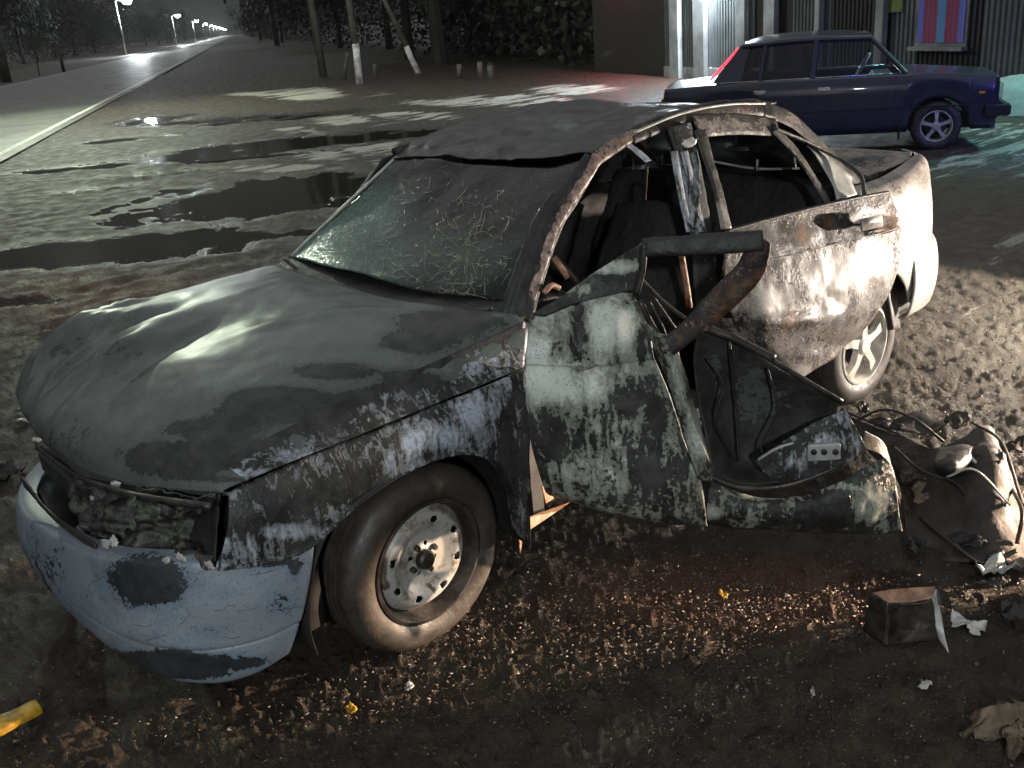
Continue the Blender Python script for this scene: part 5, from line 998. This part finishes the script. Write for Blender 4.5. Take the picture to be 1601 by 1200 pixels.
# a lit crossing patch on the road is real light from the lamps
# ================================================================ DARK WOOD BEHIND
M['bark'] = plain('dark_bark', (.02, .018, .016), .85, var=.5)
t = NT('night_foliage'); t.p(Base_Color=t.mix(t.mr(t.noise(1.5, 3), .3, .7), (.018, .022, .015), (.010, .013, .009)), Roughness=.7); M['leaf'] = t.m
def crown_mesh(seed, n=2600):
    r = np.random.default_rng(seed); P = []
    ctr = r.normal(size=(16, 3))*[.42, .42, .30]+[0, 0, .1]
    V = []; F = []
    for k in range(n):
        c = ctr[r.integers(16)]+r.normal(size=3)*[.17, .17, .15]; a = r.normal(size=3); a /= np.linalg.norm(a); b = np.cross(a, r.normal(size=3)); b /= np.linalg.norm(b); s_ = .03+.04*r.random()
        V += [c-a*s_, c+b*s_*.6, c+a*s_, c-b*s_*.6]; F.append([4*k, 4*k+1, 4*k+2, 4*k+3])
    me = bpy.data.meshes.new('crown'); me.from_pydata([tuple(v) for v in V], [], F); me.materials.append(M['leaf']); return me
crowns = [crown_mesh(s_) for s_ in (1, 2, 3)]
def trunk_mesh():
    mb = MB(); mb.tube([(0, 0, -.02), (.01, 0, .2), (0, .01, .45), (.02, 0, .8)], [.035, .026, .02, .01], 8)
    for g in range(5): a = g*1.3; mb.tube([(0, 0, .3+.06*g), (.12*cos(a), .12*sin(a), .5+.06*g)], [.012, .004], 5)
    me = bpy.data.meshes.new('trunk'); me.from_pydata(mb.V, [], mb.F); me.materials.append(M['bark']); return me
tm = trunk_mesh()
def tree(p, h, w, k, lab, grp):
    r = bpy.data.objects.new('tree', None); S.collection.objects.link(r); r.location = (*p, 0); r.rotation_euler = (0, 0, k*1.7); tag(r, lab, 'tree', grp)
    c = bpy.data.objects.new('crown', crowns[k % 3]); S.collection.objects.link(c); c.parent = r; c.location = (0, 0, h*.58); c.scale = (w, w, h*.62)
    q = bpy.data.objects.new('trunk', tm); S.collection.objects.link(q); q.parent = r; q.scale = (h*.8, h*.8, h)
rt = random.Random(5); k = 0
for i_ in range(26):      # left of the road
    s_ = 75+i_*i_*1.6; p = road_pt(s_, 27+rt.random()*5); tree(p, 10+rt.random()*5, 4.5+rt.random()*2, k, 'dark leafy tree in the unlit row beyond the street lamps', 'trees left of the road'); k += 1
for i_ in range(22):      # right of the road, receding
    s_ = 22+i_*i_*1.9; p = road_pt(s_, -9-rt.random()*5-(i_ < 6)*3); tree(p, 9+rt.random()*5, 4.0+rt.random()*2, k, 'dark leafy tree in the unlit row right of the road', 'trees right of the road'); k += 1
for i_ in range(12):
    a_ = Wq0-wd*(1.5+i_*3.2)-wnr*(6+rt.random()*5); tree(a_, 8+rt.random()*5, 4+rt.random()*2, k, 'dark leafy tree in the wood behind the stub posts', 'trees behind the posts'); k += 1
# distant wood closing the view
V = []; 
fa = np.radians(np.linspace(0, 360, 1200))
# undergrowth and far trunks reading as one mass
def thicket(pts, h0, seed):
    r = np.random.default_rng(seed); V_ = []; n = 0
    for (a_, b_, N_) in pts:
        N_ = N_*6
        f = r.random(N_)[:, None]; P = np.c_[np.array(a_)+(np.array(b_)-np.array(a_))*f, np.zeros(N_)]; P[:, :2] += r.normal(size=(N_, 2))*1.2; P[:, 2] = h0*r.random(N_)**.8
        u_ = r.normal(size=(N_, 3)); u_ /= np.linalg.norm(u_, axis=1, keepdims=True); v_ = np.cross(u_, r.normal(size=(N_, 3))); v_ /= np.linalg.norm(v_, axis=1, keepdims=True); q_ = (.07+.14*r.random(N_))[:, None]
        V_.append(np.stack([P-u_*q_, P+v_*q_*.6, P+u_*q_, P-v_*q_*.6], 1).reshape(-1, 3))
    V_ = np.concatenate(V_); tag(link('undergrowth', V_, np.arange(len(V_)).reshape(-1, 4), M['leaf'], smooth=False), kind='stuff')
thicket([(road_pt(60, 30), road_pt(300, 30), 9000), (road_pt(300, 30), road_pt(900, 26), 5000), (road_pt(34, -16), road_pt(300, -11), 9000), (road_pt(300, -11), road_pt(900, -10), 5000), (road_pt(34, -16), Wq0-wd*5-wnr*3, 9000)], 11, 3)

for g in fa:
    for zz in (0, .5, 1): V.append((CO[0]+cos(g)*1550, CO[1]+sin(g)*1550, zz*55*(1+.25*vnoise(np.array([[g*60, 0, 0]]), 8)[0])))
tag(link('distant_wood', V, gridfaces(len(fa), 3), M['leaf']), kind='stuff')
# ================================================================ NIGHT MIST
mb = MB(); mb.box((0, 0, 49.), (3700, 3700, 100.)); t = NT('night_mist')
hz_ = mb.build('haze', t.m); tag(hz_, kind='stuff'); t.t.nodes.remove(t.b)
pv_ = t.t.nodes.new('ShaderNodeVolumePrincipled'); pv_.inputs['Color'].default_value = (.93, .96, .92, 1); pv_.inputs['Density'].default_value = .00015; pv_.inputs['Anisotropy'].default_value = .6
t.t.links.new(pv_.outputs[0], [n for n in t.t.nodes if n.type == 'OUTPUT_MATERIAL'][0].inputs['Volume'])
for q in bpy.data.objects:
    if 'org' in q: del q['org']
